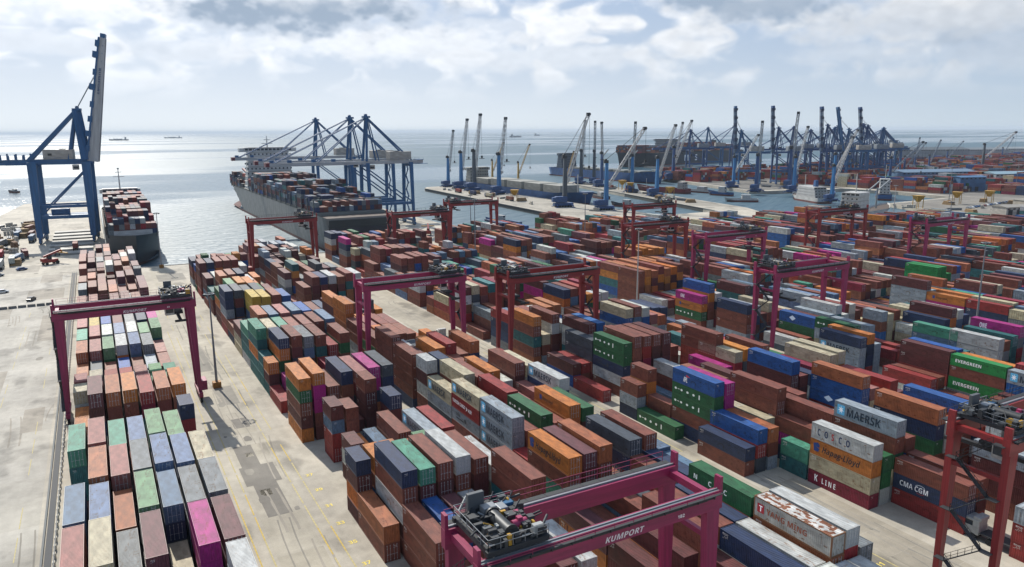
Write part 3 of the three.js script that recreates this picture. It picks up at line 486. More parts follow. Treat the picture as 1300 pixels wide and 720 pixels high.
// ---------------------------------------------------------------- rubber-tyred yard gantries
const DARKM = std('#26292c', 0.7), STEEL = std('#7d8286', 0.5, 0.4), GALV = std('#b9bcbb', 0.45, 0.5), GLASS = std('#1a2630', 0.12), WHITE = paint('#d4d4cf', 0.5), YELLOWP = paint('#c79a25', 0.5), TYRE = std('#151617', 0.9);
const REDS = { plum: paint('#9c2459', 0.5), red: paint('#9e2f31', 0.5), rose: paint('#b03266', 0.5) };
function railing(list, a, b, h = 1.1, step = 2) {                 // posts and two rails from a to b
  const A = V(...a), Bv = V(...b), L = A.distanceTo(Bv), n = Math.max(1, Math.round(L / step));
  for (let i = 0; i <= n; i++) { const p = A.clone().lerp(Bv, i / n); list.push(BEAM(p, p.clone().setY(p.y + h), 0.05, 0.05)); }
  for (const k of [0.5, 1]) list.push(BEAM(A.clone().setY(A.y + h * k), Bv.clone().setY(Bv.y + h * k), 0.05, 0.05));
}
const portMat = decalMat((k, w, h) => { k.fillStyle = '#d6cdcd'; k.font = 'italic bold 100px sans-serif'; k.textBaseline = 'middle'; k.fillText('KUMPORT', 10, 66, w - 20); }, 640, 128);
const noCache = {}, noMat = (s) => noCache[s] ??= decalMat((k, w, h) => { k.fillStyle = '#efe9e6'; k.font = 'bold 90px sans-serif'; k.textBaseline = 'middle'; k.fillText(s, 6, 66, w - 12); }, 256, 128);
function rtg(xl, xr, z, colour, trolleyAt, label, o = {}) {
  const S = xr - xl, hs = S / 2, top = 25, t = thing('yard_gantry_crane', label, 'gantry crane', [(xl + xr) / 2, 0, z], 0, 'rubber-tyred gantry cranes over the stacks'), P = REDS[colour], dz = 3.45;
  for (const sx of [-1, 1]) {
    mesh('sill_beam', [BOX(0.9, 0.95, 9.6, sx * hs, 2.0, 0), BOX(0.7, 0.5, 2.4, sx * hs, 1.35, -3.4), BOX(0.7, 0.5, 2.4, sx * hs, 1.35, 3.4)], P, t);
    mesh('tie_beam', [BOX(0.5, 0.6, 2 * dz - 0.9, sx * hs, 19.4, 0)], P, t);
    mesh('top_tie', [BOX(0.7, 0.8, 2 * dz - 0.95, sx * (hs - 0.2), 24.2, 0)], P, t);
    for (const sz of [-1, 1]) {
      mesh('leg', [TAPER(0.75, 0.8, 1.75, 0.92, 20.85, sx * hs, 2.45, sz * dz, -sx * 0.45)], P, t);
      for (const k of [-0.75, 0.75]) { const w = mesh('wheel', [CYL(0.74, 0.5, sx * hs, 0.74, sz * 3.4 + k, 'x', 20)], TYRE, t); mesh('rim', [CYL(0.38, 0.54, sx * hs, 0.74, sz * 3.4 + k, 'x', 14)], GALV, w); }
    }
  }
  for (const sz of [-1, 1]) {
    const g = mesh('girder', [BOX(S + 1.5, 2.0, 0.92, 0, 23.98, sz * dz), BOX(0.35, 1.6, 0.9, -hs - 0.55, 25.7, sz * dz), BOX(0.35, 1.6, 0.9, hs + 0.55, 25.7, sz * dz)], P, t);
    mesh('trolley_rail', [BOX(S + 1.2, 0.14, 0.16, 0, 25.07, sz * dz), BOX(S + 1.2, 0.05, 0.5, 0, 25.01, sz * (dz + 0.1))], STEEL, g);
    const wy = 24.86, wd = sz > 0 ? 0.5 : 0.95, wz = sz * (dz + 0.47 + wd / 2), deck = [BOX(S + 1, 0.06, wd, 0, wy, wz)]; for (let x = -hs; x < hs; x += 2.2) deck.push(BOX(0.08, 0.3, wd, x, wy - 0.18, wz));
    mesh('walkway', deck, DARKM, g);
    const r = []; railing(r, [-hs, wy + 0.03, wz + sz * (wd / 2 - 0.04)], [hs, wy + 0.03, wz + sz * (wd / 2 - 0.04)], sz > 0 ? 0.5 : 1.2, 2.2); mesh('railing', r, colour === 'plum' ? REDS.plum : DARKM, g);
    mesh('cable_pipe', [CYL(0.17, S - 1, 0, 24.62, sz * (dz + 0.64), 'x', 8), CYL(0.09, S - 3, 0, 24.42, sz * (dz + 0.57), 'x', 6)], DARKM, g);
    const lt = mesh('lettering', new THREE.PlaneGeometry(6.2, 1.05), portMat, g); lt.position.set(2.2, 23.55, sz * (dz + 0.475)); if (sz < 0) lt.rotation.y = Math.PI;
    const nb = mesh('lettering', new THREE.PlaneGeometry(1.5, 0.7), noMat(o.no || '14'), g); nb.position.set(hs - 4.6, 23.55, sz * (dz + 0.475)); if (sz < 0) nb.rotation.y = Math.PI;
  }
  // trolley with hoist gear, cabin and spreader
  const tx = -hs + S * trolleyAt, tr = new THREE.Group(); tr.name = 'trolley'; tr.position.set(tx, 25.16, 0); t.add(tr);
  mesh('trolley_frame', [BOX(6.4, 0.5, 0.5, 0, 0.45, -dz), BOX(6.4, 0.5, 0.5, 0, 0.45, dz), BOX(0.5, 0.5, 6.4, -2.8, 0.45, 0), BOX(0.5, 0.5, 6.4, 2.8, 0.45, 0), BOX(5, 0.1, 6.4, 0, 0.75, 0)], DARKM, tr);
  mesh('hoist_drum', [CYL(0.62, 3.6, -0.3, 1.45, 0.9, 'z', 18), CYL(0.75, 0.2, -0.3, 1.45, 2.7, 'z', 18), CYL(0.75, 0.2, -0.3, 1.45, -0.9, 'z', 18)], std('#333638', 0.5, 0.4), tr);
  mesh('gearbox', [RBOX(1.4, 1.3, 1.1, 0.1, -0.3, 1.4, -1.7), RBOX(0.9, 0.9, 1.3, 0.1, 1.1, 1.25, -1.7)], STEEL, tr);
  mesh('hoist_motor', [CYL(0.45, 1.5, 1.2, 1.35, 1.6, 'x', 14), BOX(0.5, 0.3, 0.5, 1.2, 1.9, 1.6)], REDS.rose, tr);
  mesh('control_cabinet', [RBOX(1.7, 2.3, 0.5, 0.06, -1.2, 2.0, -2.7)], std('#4b4f52', 0.6), tr);
  mesh('brake_box', [RBOX(0.8, 0.7, 0.8, 0.08, 1.9, 1.2, -0.2)], REDS.rose, tr);
  mesh('sheave', [CYL(0.5, 0.2, 2.2, 1.3, 2.4, 'x', 16)], YELLOWP, tr); mesh('sheave', [CYL(0.5, 0.2, -2.2, 1.3, 2.4, 'x', 16)], YELLOWP, tr); mesh('sheave', [CYL(0.5, 0.2, 2.2, 1.3, -2.6, 'x', 16)], YELLOWP, tr);
  mesh('cable_tray', [BOX(5.4, 0.14, 0.4, 0, 1.0, 3.0), BOX(0.3, 0.2, 5.6, 2.2, 0.95, 0)], GALV, tr);
  mesh('hydraulic_tank', [RBOX(1.1, 0.8, 0.8, 0.08, 2.0, 1.25, -2.2)], paint('#2f6a96', 0.4), tr);
  { // small gear: pipes, boxes, hoses, lamps
    const Rg = rng(Math.round(xl * 10) + 7), mats = [DARKM, std('#4c5154', 0.6), std('#6f7476', 0.5), std('#2c3033', 0.6), YELLOWP, std('#8f9290', 0.6)], bits = mats.map(() => []);
    for (let k = 0; k < 110; k++) { const i = Rg() < 0.62 ? (Rg() < 0.5 ? 0 : 3) : Math.floor(Rg() * mats.length), px = (Rg() - 0.5) * 5.8, pz = (Rg() - 0.5) * 6.8, py = 0.85 + Rg() * 0.7; bits[i].push(Rg() < 0.45 ? ROD([px, py, pz], [px + (Rg() - 0.5) * 3, py + Rg() * 0.9, pz + (Rg() - 0.5) * 2.6], 0.06 + Rg() * 0.07, 6) : BOX(0.25 + Rg() * 0.8, 0.2 + Rg() * 0.9, 0.25 + Rg() * 0.7, px, py, pz)); }
    bits.forEach((b, i) => { if (b.length) mesh(['hydraulic_lines', 'valve_block', 'cable_duct', 'motor_box', 'lifting_lug', 'junction_box'][i], b, mats[i], tr).userData.kind = 'stuff'; });
  }
  const rr = []; railing(rr, [-3.1, 0.8, -3.5], [3.1, 0.8, -3.5], 1.1, 1.2); railing(rr, [-3.1, 0.8, 3.7], [3.1, 0.8, 3.7], 1.1, 1.2); railing(rr, [-3.1, 0.8, -3.5], [-3.1, 0.8, 3.7], 1.1, 1.4); mesh('railing', rr, STEEL, tr);
  const cab = new THREE.Group(); cab.name = 'cabin'; cab.position.set(tx - 1.6, 0, 0); t.add(cab);
  mesh('cabin_shell', [RBOX(1.9, 2.2, 2.0, 0.12, 0, 22.4, 1.8), BOX(0.3, 1.9, 0.3, 0.5, 24.4, 1.2), BOX(0.3, 1.9, 0.3, -0.5, 24.4, 2.3)], WHITE, cab);
  mesh('cabin_window', [BOX(1.6, 1.3, 0.05, 0, 22.5, 2.815), BOX(0.05, 1.3, 1.6, -0.965, 22.5, 1.8), BOX(0.05, 1.3, 1.6, 0.965, 22.5, 1.8)], GLASS, cab);
  const sy = o.spreader || 17;
  const sp = new THREE.Group(); sp.name = 'spreader'; sp.position.set(tx + 0.3, sy, 0); t.add(sp);
  mesh('headblock', [BOX(1.9, 0.5, 3.6, 0, 1.0, 0), BOX(0.5, 0.9, 0.5, 0, 0.6, -1.4), BOX(0.5, 0.9, 0.5, 0, 0.6, 1.4)], DARKM, sp);
  mesh('spreader_frame', [BOX(0.6, 0.5, 12, 0, 0.1, 0), BOX(2.4, 0.45, 0.5, 0, 0.05, -5.9), BOX(2.4, 0.45, 0.5, 0, 0.05, 5.9)], paint('#2b2b2d', 0.6), sp);
  for (const a of [-0.85, 0.85]) for (const b of [-1.6, 1.6]) mesh('hoist_rope', [ROD([tx + 0.3 + a, sy + 1.2, b], [tx + 0.3 + a * 1.6, 25.4, b * 1.1], 0.035, 5)], DARKM, t);
  // power house on one sill, zig-zag stair on the other
  const ph = mesh('power_house', [RBOX(1.7, 2.3, 3.8, 0.06, (o.side || 1) * (hs + 0.95), 3.3, 0)], P, t); mesh('louvre', [BOX(0.06, 1.2, 2.6, (o.side || 1) * (hs + 1.83), 3.4, 0)], DARKM, ph);
  const ss = -(o.side || 1), st = [];
  for (let k = 0; k < 6; k++) { const y0 = 2.4 + k * 3.6, za = k % 2 ? 2.1 : -2.1; st.push(BEAM([ss * (hs + 0.75), y0, -za], [ss * (hs + 0.75), y0 + 3.6, za], 0.7, 0.1)); st.push(BOX(1.0, 0.08, 1.4, ss * (hs + 0.75), y0 + 3.6, za + Math.sign(za) * 0.6)); railing(st, [ss * (hs + 1.12), y0, -za], [ss * (hs + 1.12), y0 + 3.6, za], 1, 1.2); }
  mesh('stair', st, DARKM, t);
  return t;
}
rtg(-9.9, 17.0, -185, 'plum', 0.88, 'plum gantry crane over the quay-side stacks, trolley at its road end', { side: 1, spreader: 20.5, no: '01' });
rtg(26.4, 53.6, -56.6, 'plum', 0.13, 'plum gantry crane whose open trolley machinery shows its drums and cabinets', { side: 1, spreader: 15, no: '1B2' });
rtg(56.3, 83.2, -180, 'rose', 0.86, 'rose red gantry crane with trolley above the concrete lane by tall brown stacks', { side: -1, spreader: 19, no: '09' });
rtg(91.8, 119.4, -170, 'red', 0.1, 'red gantry crane beside the four-colour orange and teal stack', { side: -1, spreader: 18, no: '05' });
rtg(94.2, 121.4, -48.6, 'red', 0.14, 'red gantry crane with dark zig-zag stair beside white stacks', { side: 1, spreader: 21, no: '07' });
rtg(156.8, 185.2, -140.6, 'rose', 0.13, 'rose gantry crane behind the blue and green stack, white cabin on its trolley', { side: 1, spreader: 17, no: '11' });
rtg(188, 216.6, -199.6, 'rose', 0.85, 'rose gantry crane right beside another in the sixth block', { side: 1, spreader: 18, no: '12' });
rtg(185.4, 213.2, -238, 'red', 0.8, 'red gantry crane over the sixth block beside white pole', { side: 1, spreader: 20, no: '13' });
rtg(57, 85, -337, 'red', 0.84, 'red gantry crane at the water end of the second block', { side: -1, spreader: 20, no: '15' });
rtg(118.5, 146.7, -329, 'red', 0.86, 'red gantry crane in front of the lowered quay cranes', { side: 1, spreader: 20, no: '16' });
rtg(163.4, 191.6, -365, 'red', 0.12, 'red gantry crane standing against the basin water', { side: 1, spreader: 21, no: '17' });
rtg(233, 260, -299, 'red', 0.85, 'red gantry crane at the root of the pier', { side: 1, spreader: 20, no: '18' });
rtg(292, 320, -184.5, 'rose', 0.1, 'rose gantry crane behind the bright green stacks', { side: 1, spreader: 19, no: '19' });
rtg(288, 321, -233, 'red', 0.75, 'red gantry crane below the white moored boats', { side: 1, spreader: 20, no: '20' });

// ---------------------------------------------------------------- ship-to-shore cranes
const BLUES = { sea: paint('#22659b', 0.5), dark: paint('#20508a', 0.5), mid: paint('#2b82c2', 0.5) };
const stripeMat = [paint('#62809f', 0.55), paint('#1c3b69', 0.55)], boomWhite = paint('#bfc3c6', 0.5);
const vertText = decalMat((k, w, h) => { k.fillStyle = '#27456b'; k.font = 'bold 100px sans-serif'; k.textBaseline = 'middle'; k.fillText('KUMPORT', 10, 66, w - 20); }, 640, 128);
function lattice(list, a, b, w, n, th = 0.28) {                   // open box truss from a to b
  const A = V(...a), Bv = V(...b), d = Bv.clone().sub(A).normalize(), s = V(0, 0, 1).cross(d).normalize(), u = V(0, 0, 1);
  const c = (k, i, j) => A.clone().lerp(Bv, k).addScaledVector(s, i * w / 2).addScaledVector(u, j * w / 2);
  for (const [i, j] of [[-1, -1], [-1, 1], [1, -1], [1, 1]]) list.push(BEAM(c(0, i, j), c(1, i, j), th, th));
  for (let k = 0; k < n; k++) { const p = k / n, q = (k + 1) / n; for (const [i, j, i2, j2] of [[-1, -1, -1, 1], [1, 1, 1, -1], [-1, 1, 1, 1], [1, -1, -1, -1]]) { list.push(BEAM(c(p, i, j), c(q, i2, j2), th * 0.7, th * 0.7)); list.push(BEAM(c(p, i, j), c(p, i2, j2), th * 0.6, th * 0.6)); } }
}
// local frame: water towards +x, waterside rail at x = 0
function sts(x, z, turn, label, o = {}) {
  const gauge = o.gauge || 27, hg = o.girder || 46, apex = o.apex || 76, boom = o.boom || 66, P = BLUES[o.colour || 'sea'], t = thing('quay_crane', label, 'quay crane', [x, 0, z], turn, o.group || 'ship-to-shore cranes'), dz = o.dz || 9, lw = o.legs || 1;
  for (const lx of [0, -gauge]) {
    mesh('sill_beam', [BOX(1.4, 1.5, 2 * dz + 3, lx, 3.2, 0), BOX(1.1, 1.6, 5, lx, 1.5, -dz), BOX(1.1, 1.6, 5, lx, 1.5, dz)], P, t);
    for (const sz of [-1, 1]) { mesh('leg', [TAPER(1.5 * lw, 1.6, 2.3 * lw, 1.5, hg - 4, lx, 3.9, sz * dz, 0, -sz * (dz - 4.2) * 0.45)], P, t); for (const k of [-1.6, -0.5, 0.6, 1.7]) mesh('wheel', [CYL(0.42, 0.5, lx, 0.42, sz * dz + k, 'x', 12)], DARKM, t); }
    mesh('cross_beam', [BOX(1.3, 1.7, 2 * dz - 5, lx, hg - 2, 0)], P, t);
  }
  for (const sz of [-1, 1]) {
    mesh('portal_beam', [BEAM([-gauge, 15, sz * (dz - 1.1)], [0, 15, sz * (dz - 1.1)], 1.3, 1.8)], P, t);
    mesh('brace', [BEAM([-gauge + 0.6, 16, sz * (dz - 1.3)], [-0.6, hg - 4, sz * (dz - 4)], 0.7, 0.8)], P, t);
  }
  const gz = 3.1, gd = o.gd || 2.0;
  for (const sz of [-1, 1]) mesh('girder', [BEAM([-gauge - (o.back || 17), hg, sz * gz], [3, hg, sz * gz], 1.1, gd)], o.white ? boomWhite : P, t);
  mesh('rear_platform', [BOX(4, 0.4, 9, -gauge - (o.back || 17) + 2, hg + 1.2, 0), BOX(10, 0.3, 9, -gauge - 8, hg - 1.4, 0)], P, t);
  { const r = []; railing(r, [-gauge - (o.back || 17), hg + 1.4, 4.4], [-4, hg + 1.4, 4.4], 1.3, 3); railing(r, [-gauge - (o.back || 17), hg + 1.4, -4.4], [-4, hg + 1.4, -4.4], 1.3, 3); mesh('railing', r, P, t); }
  const hx = -gauge + (o.house ?? 3), mh = mesh('machinery_house', [RBOX(15, 5.4, 8, 0.2, hx, hg + 4.2, 0)], o.colour === 'dark' ? paint('#8c98a3', 0.5) : paint('#b5b3ad', 0.5), t); mesh('house_vent', [BOX(3, 0.5, 3, hx + 2, hg + 7.1, 0), BOX(2, 1.2, 0.2, hx - 4, hg + 4.2, 4.07)], DARKM, mh);
  // apex frame
  for (const sz of [-1, 1]) { mesh('apex_leg', [BEAM([-0.3, hg + 1, sz * 4.1], [-2.5, apex, sz * 1.2], 1.2 * lw * lw, 1.3)], P, t); mesh('apex_leg', [BEAM([-9, hg + 1, sz * 3.4], [-3.1, apex, sz * 1.2], 0.7 * lw, 0.7 * lw)], P, t); mesh('back_stay', [BEAM([-3, apex - 0.5, sz * 1.1], [-gauge - 2, hg + 1, sz * gz], o.stay || 0.9, o.stay || 0.9)], P, t); }
  mesh('apex_head', [BOX(4.5, 1.2, 4.2, -2.4, apex + 0.3, 0), CYL(0.9, 0.4, -2.2, apex + 1.4, 0.8, 'z', 12), CYL(0.9, 0.4, -2.2, apex + 1.4, -0.8, 'z', 12)], P, t);
  // boom, about its hinge
  const up = o.up || 0, B = new THREE.Group(); B.name = 'boom'; B.position.set(3.2, hg, 0); B.rotation.z = up; t.add(B);
  const bw = o.stripes ? 0 : 1;
  if (bw) for (const sz of [-1, 1]) mesh('boom_beam', [o.deep ? TAPER(o.deep, 1.2, o.deep * 0.5, 1.0, boom, 0, 0, sz * gz, 0, -sz * 0.6).rotateZ(-Math.PI / 2) : BEAM([0, 0, sz * gz], [boom, 0, sz * (gz - 0.6)], 1.2, 2.2)], o.boomWhite ? boomWhite : P, B);
  else { const seg = 12; for (let k = 0; k < seg; k++) { const l = []; lattice(l, [boom * k / seg, 0, 0], [boom * (k + 1) / seg, 0, 0], 2.9, 2, 0.5); l.push(BOX(boom / seg * 0.98, 0.9, 2.4, boom * (k + 0.5) / seg, 0, 0)); mesh('boom_section', l, stripeMat[k % 2], B); } }
  mesh('boom_tie', Array.from({ length: 9 }, (_, k) => BOX(0.5, 0.6, 5.6, boom * (k + 0.6) / 9, 0.8, 0)), P, B);
  { const r = []; railing(r, [2, 1.1, 3.9], [boom, 1.1, 3.4], 1.1, 4); for (const k of [0.3, 0.52, 0.78, 0.97]) r.push(BOX(2.6, 2.2, 1.6, boom * k, 1.7, 0)); mesh('boom_fittings', r, o.boomWhite ? P : DARKM, B); }
  if (o.heavy) {
    const r = []; for (let k = 0; k < 16; k++) { const a = boom * k / 16; r.push(BEAM([a, -0.4, -gz], [a + boom / 16, -0.4, gz], 0.35, 0.35), BEAM([a, -0.4, gz], [a + boom / 16, -0.4, -gz], 0.35, 0.35)); } mesh('boom_bracing', r, P, B).userData.kind = 'stuff';
    const f = []; for (const [k, h] of [[0.1, 2], [0.22, 3], [0.34, 2.4], [0.46, 2], [0.6, 3.2], [0.72, 2], [0.86, 3], [0.95, 2.2]]) f.push(BOX(3.4, h, 7.4, boom * k, 2.2 * (1 - k * 0.4) + h / 2, 0)); mesh('boom_platforms', f, P, B).userData.kind = 'stuff';
    mesh('boom_rail', [BEAM([1, 3.1, 3.7], [boom, 1.9, 3.1], 0.5, 0.9), BEAM([1, 3.1, -3.7], [boom, 1.9, -3.1], 0.5, 0.9)], P, B);
    for (const sz of [-1, 1]) mesh('portal_beam', [BEAM([-gauge, 21, sz * (dz - 2.2)], [0, 21, sz * (dz - 2.2)], 1.2, 1.6)], P, t);
    mesh('portal_deck', [BOX(gauge - 3, 0.5, 2 * dz - 5, -gauge / 2, 15.6, 0), BOX(9, 3.2, 4, -gauge / 2 - 3, 17.6, 1)], P, t);
    const q = []; for (let k = 0; k < 9; k++) q.push(BOX(0.8, 2.4 + (k % 3), 0.8, -gauge - 17 + k * 1.9, hg + 2.6, (k % 2 ? 1 : -1) * 3.4)); mesh('rear_posts', q, P, t).userData.kind = 'stuff';
  }
  mesh('boom_tip', [BOX(3, 2.6, 6, boom + 0.8, 0.1, 0)], o.tip || P, B);
  if (o.text) { const l = mesh('lettering', new THREE.PlaneGeometry(20, 2.0), vertText, B); l.position.set(boom * 0.62, 0, gz + 0.62); l.rotation.z = Math.PI; }
  if (!up) for (const [k, w] of [[0.48, 0.6], [0.94, 0.55]]) for (const sz of [-1, 1]) mesh('forestay', [BEAM([-2.2, apex, sz * 1.1], [3.2 + boom * k, hg + 1.2, sz * 2.6], w, w)], P, t);
  else for (const sz of [-1, 1]) mesh('hoist_rope', [ROD([-2.2, apex + 1, sz], [3.2 + Math.cos(up) * boom * 0.8, hg + Math.sin(up) * boom * 0.8, sz * 1.5], 0.16, 5)], STEEL, t);
  mesh('cabin', [RBOX(3.2, 3, 2.8, 0.2, o.cab ?? -6, hg - 3.2, 2.4)], WHITE, t); mesh('cabin_window', [BOX(2.6, 1.4, 2.86, (o.cab ?? -6) + 0.3, hg - 3.3, 2.4)], GLASS, t);
  const st = []; for (let k = 0; k < 9; k++) { const y0 = 4.5 + k * 4.6, s = k % 2 ? 1 : -1; st.push(BEAM([-gauge - 1.6, y0, dz - 3.5 - s * 2], [-gauge - 1.6, y0 + 4.6, dz - 3.5 + s * 2], 0.8, 0.2)); railing(st, [-gauge - 2, y0, dz - 3.5 - s * 2], [-gauge - 2, y0 + 4.6, dz - 3.5 + s * 2], 1, 2.2); st.push(BOX(1.4, 0.15, 1.6, -gauge - 1.5, y0 + 4.6, dz - 3.5 + s * 2.5)); }
  mesh('stair', st, o.colour === 'dark' ? P : BLUES.sea, t);
  if (o.spreader) { mesh('spreader', [BOX(2.2, 0.8, 12, o.spreader[0], o.spreader[1], 0), BOX(1.6, 1.2, 4, o.spreader[0], o.spreader[1] + 1, 0)], YELLOWP, t); for (const k of [-1.5, 1.5]) mesh('hoist_rope', [ROD([o.spreader[0], o.spreader[1] + 1, k], [o.spreader[0], hg - 1, k], 0.12, 5)], DARKM, t); }
  return t;
}
sts(-1.6, -505, -0.13, 'blue quay crane with its pale boom raised upright beside a moored ship', { up: 1.40, boom: 70, boomWhite: true, text: true, gauge: 27, apex: 75, house: 13, back: 18, stay: 1.9, legs: 2.0, deep: 5.6, gd: 3.0, heavy: true, colour: 'sea' });
const REDTIP = paint('#7c2a34', 0.5);
for (const [z, lab] of [[-482, 'blue quay crane with lowered boom, the one next to the stacked yard'], [-517, 'blue quay crane with lowered boom, standing between two others'], [-607, 'blue quay crane with lowered boom, farthest out along the ship']])
  sts(157, z, Math.PI, lab, { gauge: 30, girder: 42, apex: 71, boom: 58, house: 6, back: 10, tip: REDTIP, boomWhite: true, white: true, group: 'three quay cranes working the large ship' });

// far terminal: dark cranes, several with striped booms raised
const FARC = [[655, -640, 1.52, 1, 'dark blue far quay crane, banded boom upright, alone at the terminal corner'], [690, -617, 1.52, 1, 'dark blue far quay crane, banded boom upright, beside the corner one'], [772, -616, 1.5, 1, 'dark blue far quay crane, banded boom upright, next to a leaning open boom'], [790, -600, 1.38, 0, 'dark blue far quay crane with open frame boom raised leaning'],
  [800, -690, 0, 0, 'dark blue far quay crane, boom lowered, behind the banded booms'], [868, -638, 0, 0, 'dark blue far quay crane, boom lowered, tall apex right of the leaning boom'], [906, -636, 0, 0, 'dark blue far quay crane, boom lowered, outermost tall apex near the shed'], [838, -610, 1.45, 1, 'dark blue far quay crane, banded boom upright, among lowered booms'], [845, -700, 0, 0, 'dark blue far quay crane, boom lowered, above the red far stacks'], [880, -690, 0, 0, 'dark blue far quay crane, boom lowered, third of the lowered group'], [925, -720, 0, 0, 'dark blue far quay crane, boom lowered, last towards the long shed'], [735, -812, 0, 0, 'dark far quay crane standing before the long lettered ship'], [805, -852, 0, 0, 'dark far quay crane over the middle of the long lettered ship'], [872, -866, 0, 0, 'dark far quay crane over the end of the long lettered ship']];
FARC.forEach(([x, z, up, s, lab], i) => sts(x, z, Math.PI - 0.5 + (i % 3 - 1) * 0.06, lab, { colour: i % 3 ? 'dark' : 'sea', up, stripes: s, boom: up ? 50 + (i * 7) % 7 : 46, girder: 36 + (i * 5) % 5, apex: 60 + (i * 3) % 8, gauge: 24, back: 12, group: 'cranes of the far terminal' }));

// ---------------------------------------------------------------- mobile harbour cranes
function harbourCrane(x, z, turn, tilt, label, o = {}) {
  const t = thing('harbour_crane', label, 'harbour crane', [x, o.y || 0, z], turn, 'mobile harbour cranes on the piers'), k = o.size || 1, P = o.tower || BLUES.mid, Bm = o.boom || boomWhite, th = 38 * k, bl = 54 * k;
  mesh('chassis', [BOX(15 * k, 2.2 * k, 6 * k, 0, 2.1 * k, 0)], o.base || BLUES.dark, t);
  for (const sx of [-1, 1]) for (const sz of [-1, 1]) { mesh('outrigger', [BEAM([sx * 5.6 * k, 1.9 * k, sz * 2.5 * k], [sx * 6.4 * k, 1.2 * k, sz * 6.5 * k], 0.9 * k, 0.9 * k), BOX(2.6 * k, 0.4 * k, 2.6 * k, sx * 6.4 * k, 0.2 * k, sz * 6.5 * k)], o.base || BLUES.dark, t); }
  for (let i = 0; i < 6; i++) mesh('wheel', [CYL(0.8 * k, 6.2 * k, (-5.5 + i * 2.2) * k, 0.8 * k, 0, 'z', 12)], TYRE, t);
  mesh('slewing_house', [RBOX(9 * k, 4.6 * k, 5.6 * k, 0.3 * k, -2 * k, 5.9 * k, 0), BOX(3 * k, 3.4 * k, 5 * k, -7.4 * k, 5.8 * k, 0)], o.base || BLUES.dark, t);
  mesh('tower', [TAPER(3.4 * k, 3.2 * k, 2.2 * k, 2.0 * k, th - 8 * k, 1.2 * k, 8 * k, 0)], P, t);
  mesh('tower_head', [BOX(3.6 * k, 2.2 * k, 2.6 * k, 0.6 * k, th + 0.6 * k, 0), CYL(0.9 * k, 2.8 * k, 0.2 * k, th + 2 * k, 0, 'z', 10)], DARKM, t);
  mesh('cabin', [RBOX(2.4 * k, 2.4 * k, 2.2 * k, 0.2, 3.8 * k, th * 0.56, 1.2 * k)], WHITE, t);
  const bx = 2.8 * k, by = th * 0.5, ex = bx + Math.cos(tilt) * bl, ey = by + Math.sin(tilt) * bl, L = []; lattice(L, [bx, by, 0], [ex, ey, 0], 1.9 * k, 12, 0.34 * k);
  mesh('boom', L, Bm, t);
  mesh('boom_head', [BOX(2.6 * k, 2.6 * k, 2.2 * k, ex, ey, 0), CYL(1.2 * k, 1.4 * k, ex + 0.8 * k, ey + 0.2 * k, 0, 'z', 12)], DARKM, t);
  for (const s of [-0.7, 0.7]) mesh('hoist_rope', [ROD([0.4 * k, th + 2 * k, s * k], [ex, ey + 1, s * k], 0.1 * k, 4)], DARKM, t);
  const hy = ey - (o.drop || 40) * k; mesh('hook_rope', [ROD([ex + 1.2 * k, ey, 0], [ex + 1.2 * k, hy, 0], 0.12 * k, 4)], DARKM, t); mesh('hook_block', [BOX(1.4 * k, 2.2 * k, 1.4 * k, ex + 1.2 * k, hy, 0), BOX(4 * k, 0.5 * k, 4 * k, ex + 1.2 * k, hy - 1.6 * k, 0)], DARKM, t);
  return t;
}
const GREYT = paint('#4a5560', 0.5), YEL = paint('#c9a24a', 0.5);
harbourCrane(352, -784, 0.2, 1.42, 'slim blue harbour crane at the tip of the pier', { size: 0.86, tower: BLUES.mid });
harbourCrane(352, -750, 0.1, 1.44, 'blue harbour crane with pale boom, second from the pier tip', { size: 1.02 });
harbourCrane(349, -712, 0.1, 1.45, 'dark grey harbour crane with pale boom beside the blue ones', { size: 1.08, tower: GREYT });
harbourCrane(352, -662, 0.15, 1.44, 'blue harbour crane with pale boom at the middle of the pier', { size: 1.02 });
harbourCrane(338, -521, -0.3, 1.26, 'dark grey harbour crane with boom leaning over the blue cargo ship', { tower: GREYT, size: 1.06 });
harbourCrane(353, -484, -0.35, 1.0, 'bright blue harbour crane with pale boom leaning far out', { size: 0.98, tower: paint('#2f7fbe', 0.5), drop: 26 });
harbourCrane(392, -752, -0.2, 1.2, 'yellow crane with boom raised on the grey cargo ship', { tower: YEL, boom: YEL, base: YEL, size: 0.62, y: 6 });
harbourCrane(396, -700, -0.2, 1.2, 'shorter yellow crane with boom raised on the grey cargo ship', { tower: YEL, boom: YEL, base: YEL, size: 0.6, y: 6 });
harbourCrane(504, -740, 0.4, 1.47, 'dark harbour crane on the second pier with upright boom', { tower: GREYT, size: 1.0 });
harbourCrane(513, -726, 0.6, 1.58, 'dark harbour crane on the second pier with boom tipped back', { tower: GREYT, size: 0.98 });
harbourCrane(497, -690, -0.2, 1.62, 'blue harbour crane on the second pier beside two dark ones', { tower: BLUES.dark, size: 0.96 });
harbourCrane(468, -560, -0.2, 1.25, 'blue harbour crane standing amid the second pier', { tower: BLUES.mid, size: 0.94, drop: 30 });
harbourCrane(676, -775, 0.2, 1.3, 'blue harbour crane at the far terminal corner', { tower: BLUES.dark, size: 1.0 });
harbourCrane(560, -436, -0.1, 1.15, 'blue harbour crane beside the white ferry', { tower: BLUES.mid, size: 0.8, drop: 24 });
harbourCrane(610, -520, 0, 1.3, 'pale boom harbour crane before the banded cranes', { tower: BLUES.mid, size: 0.9 });
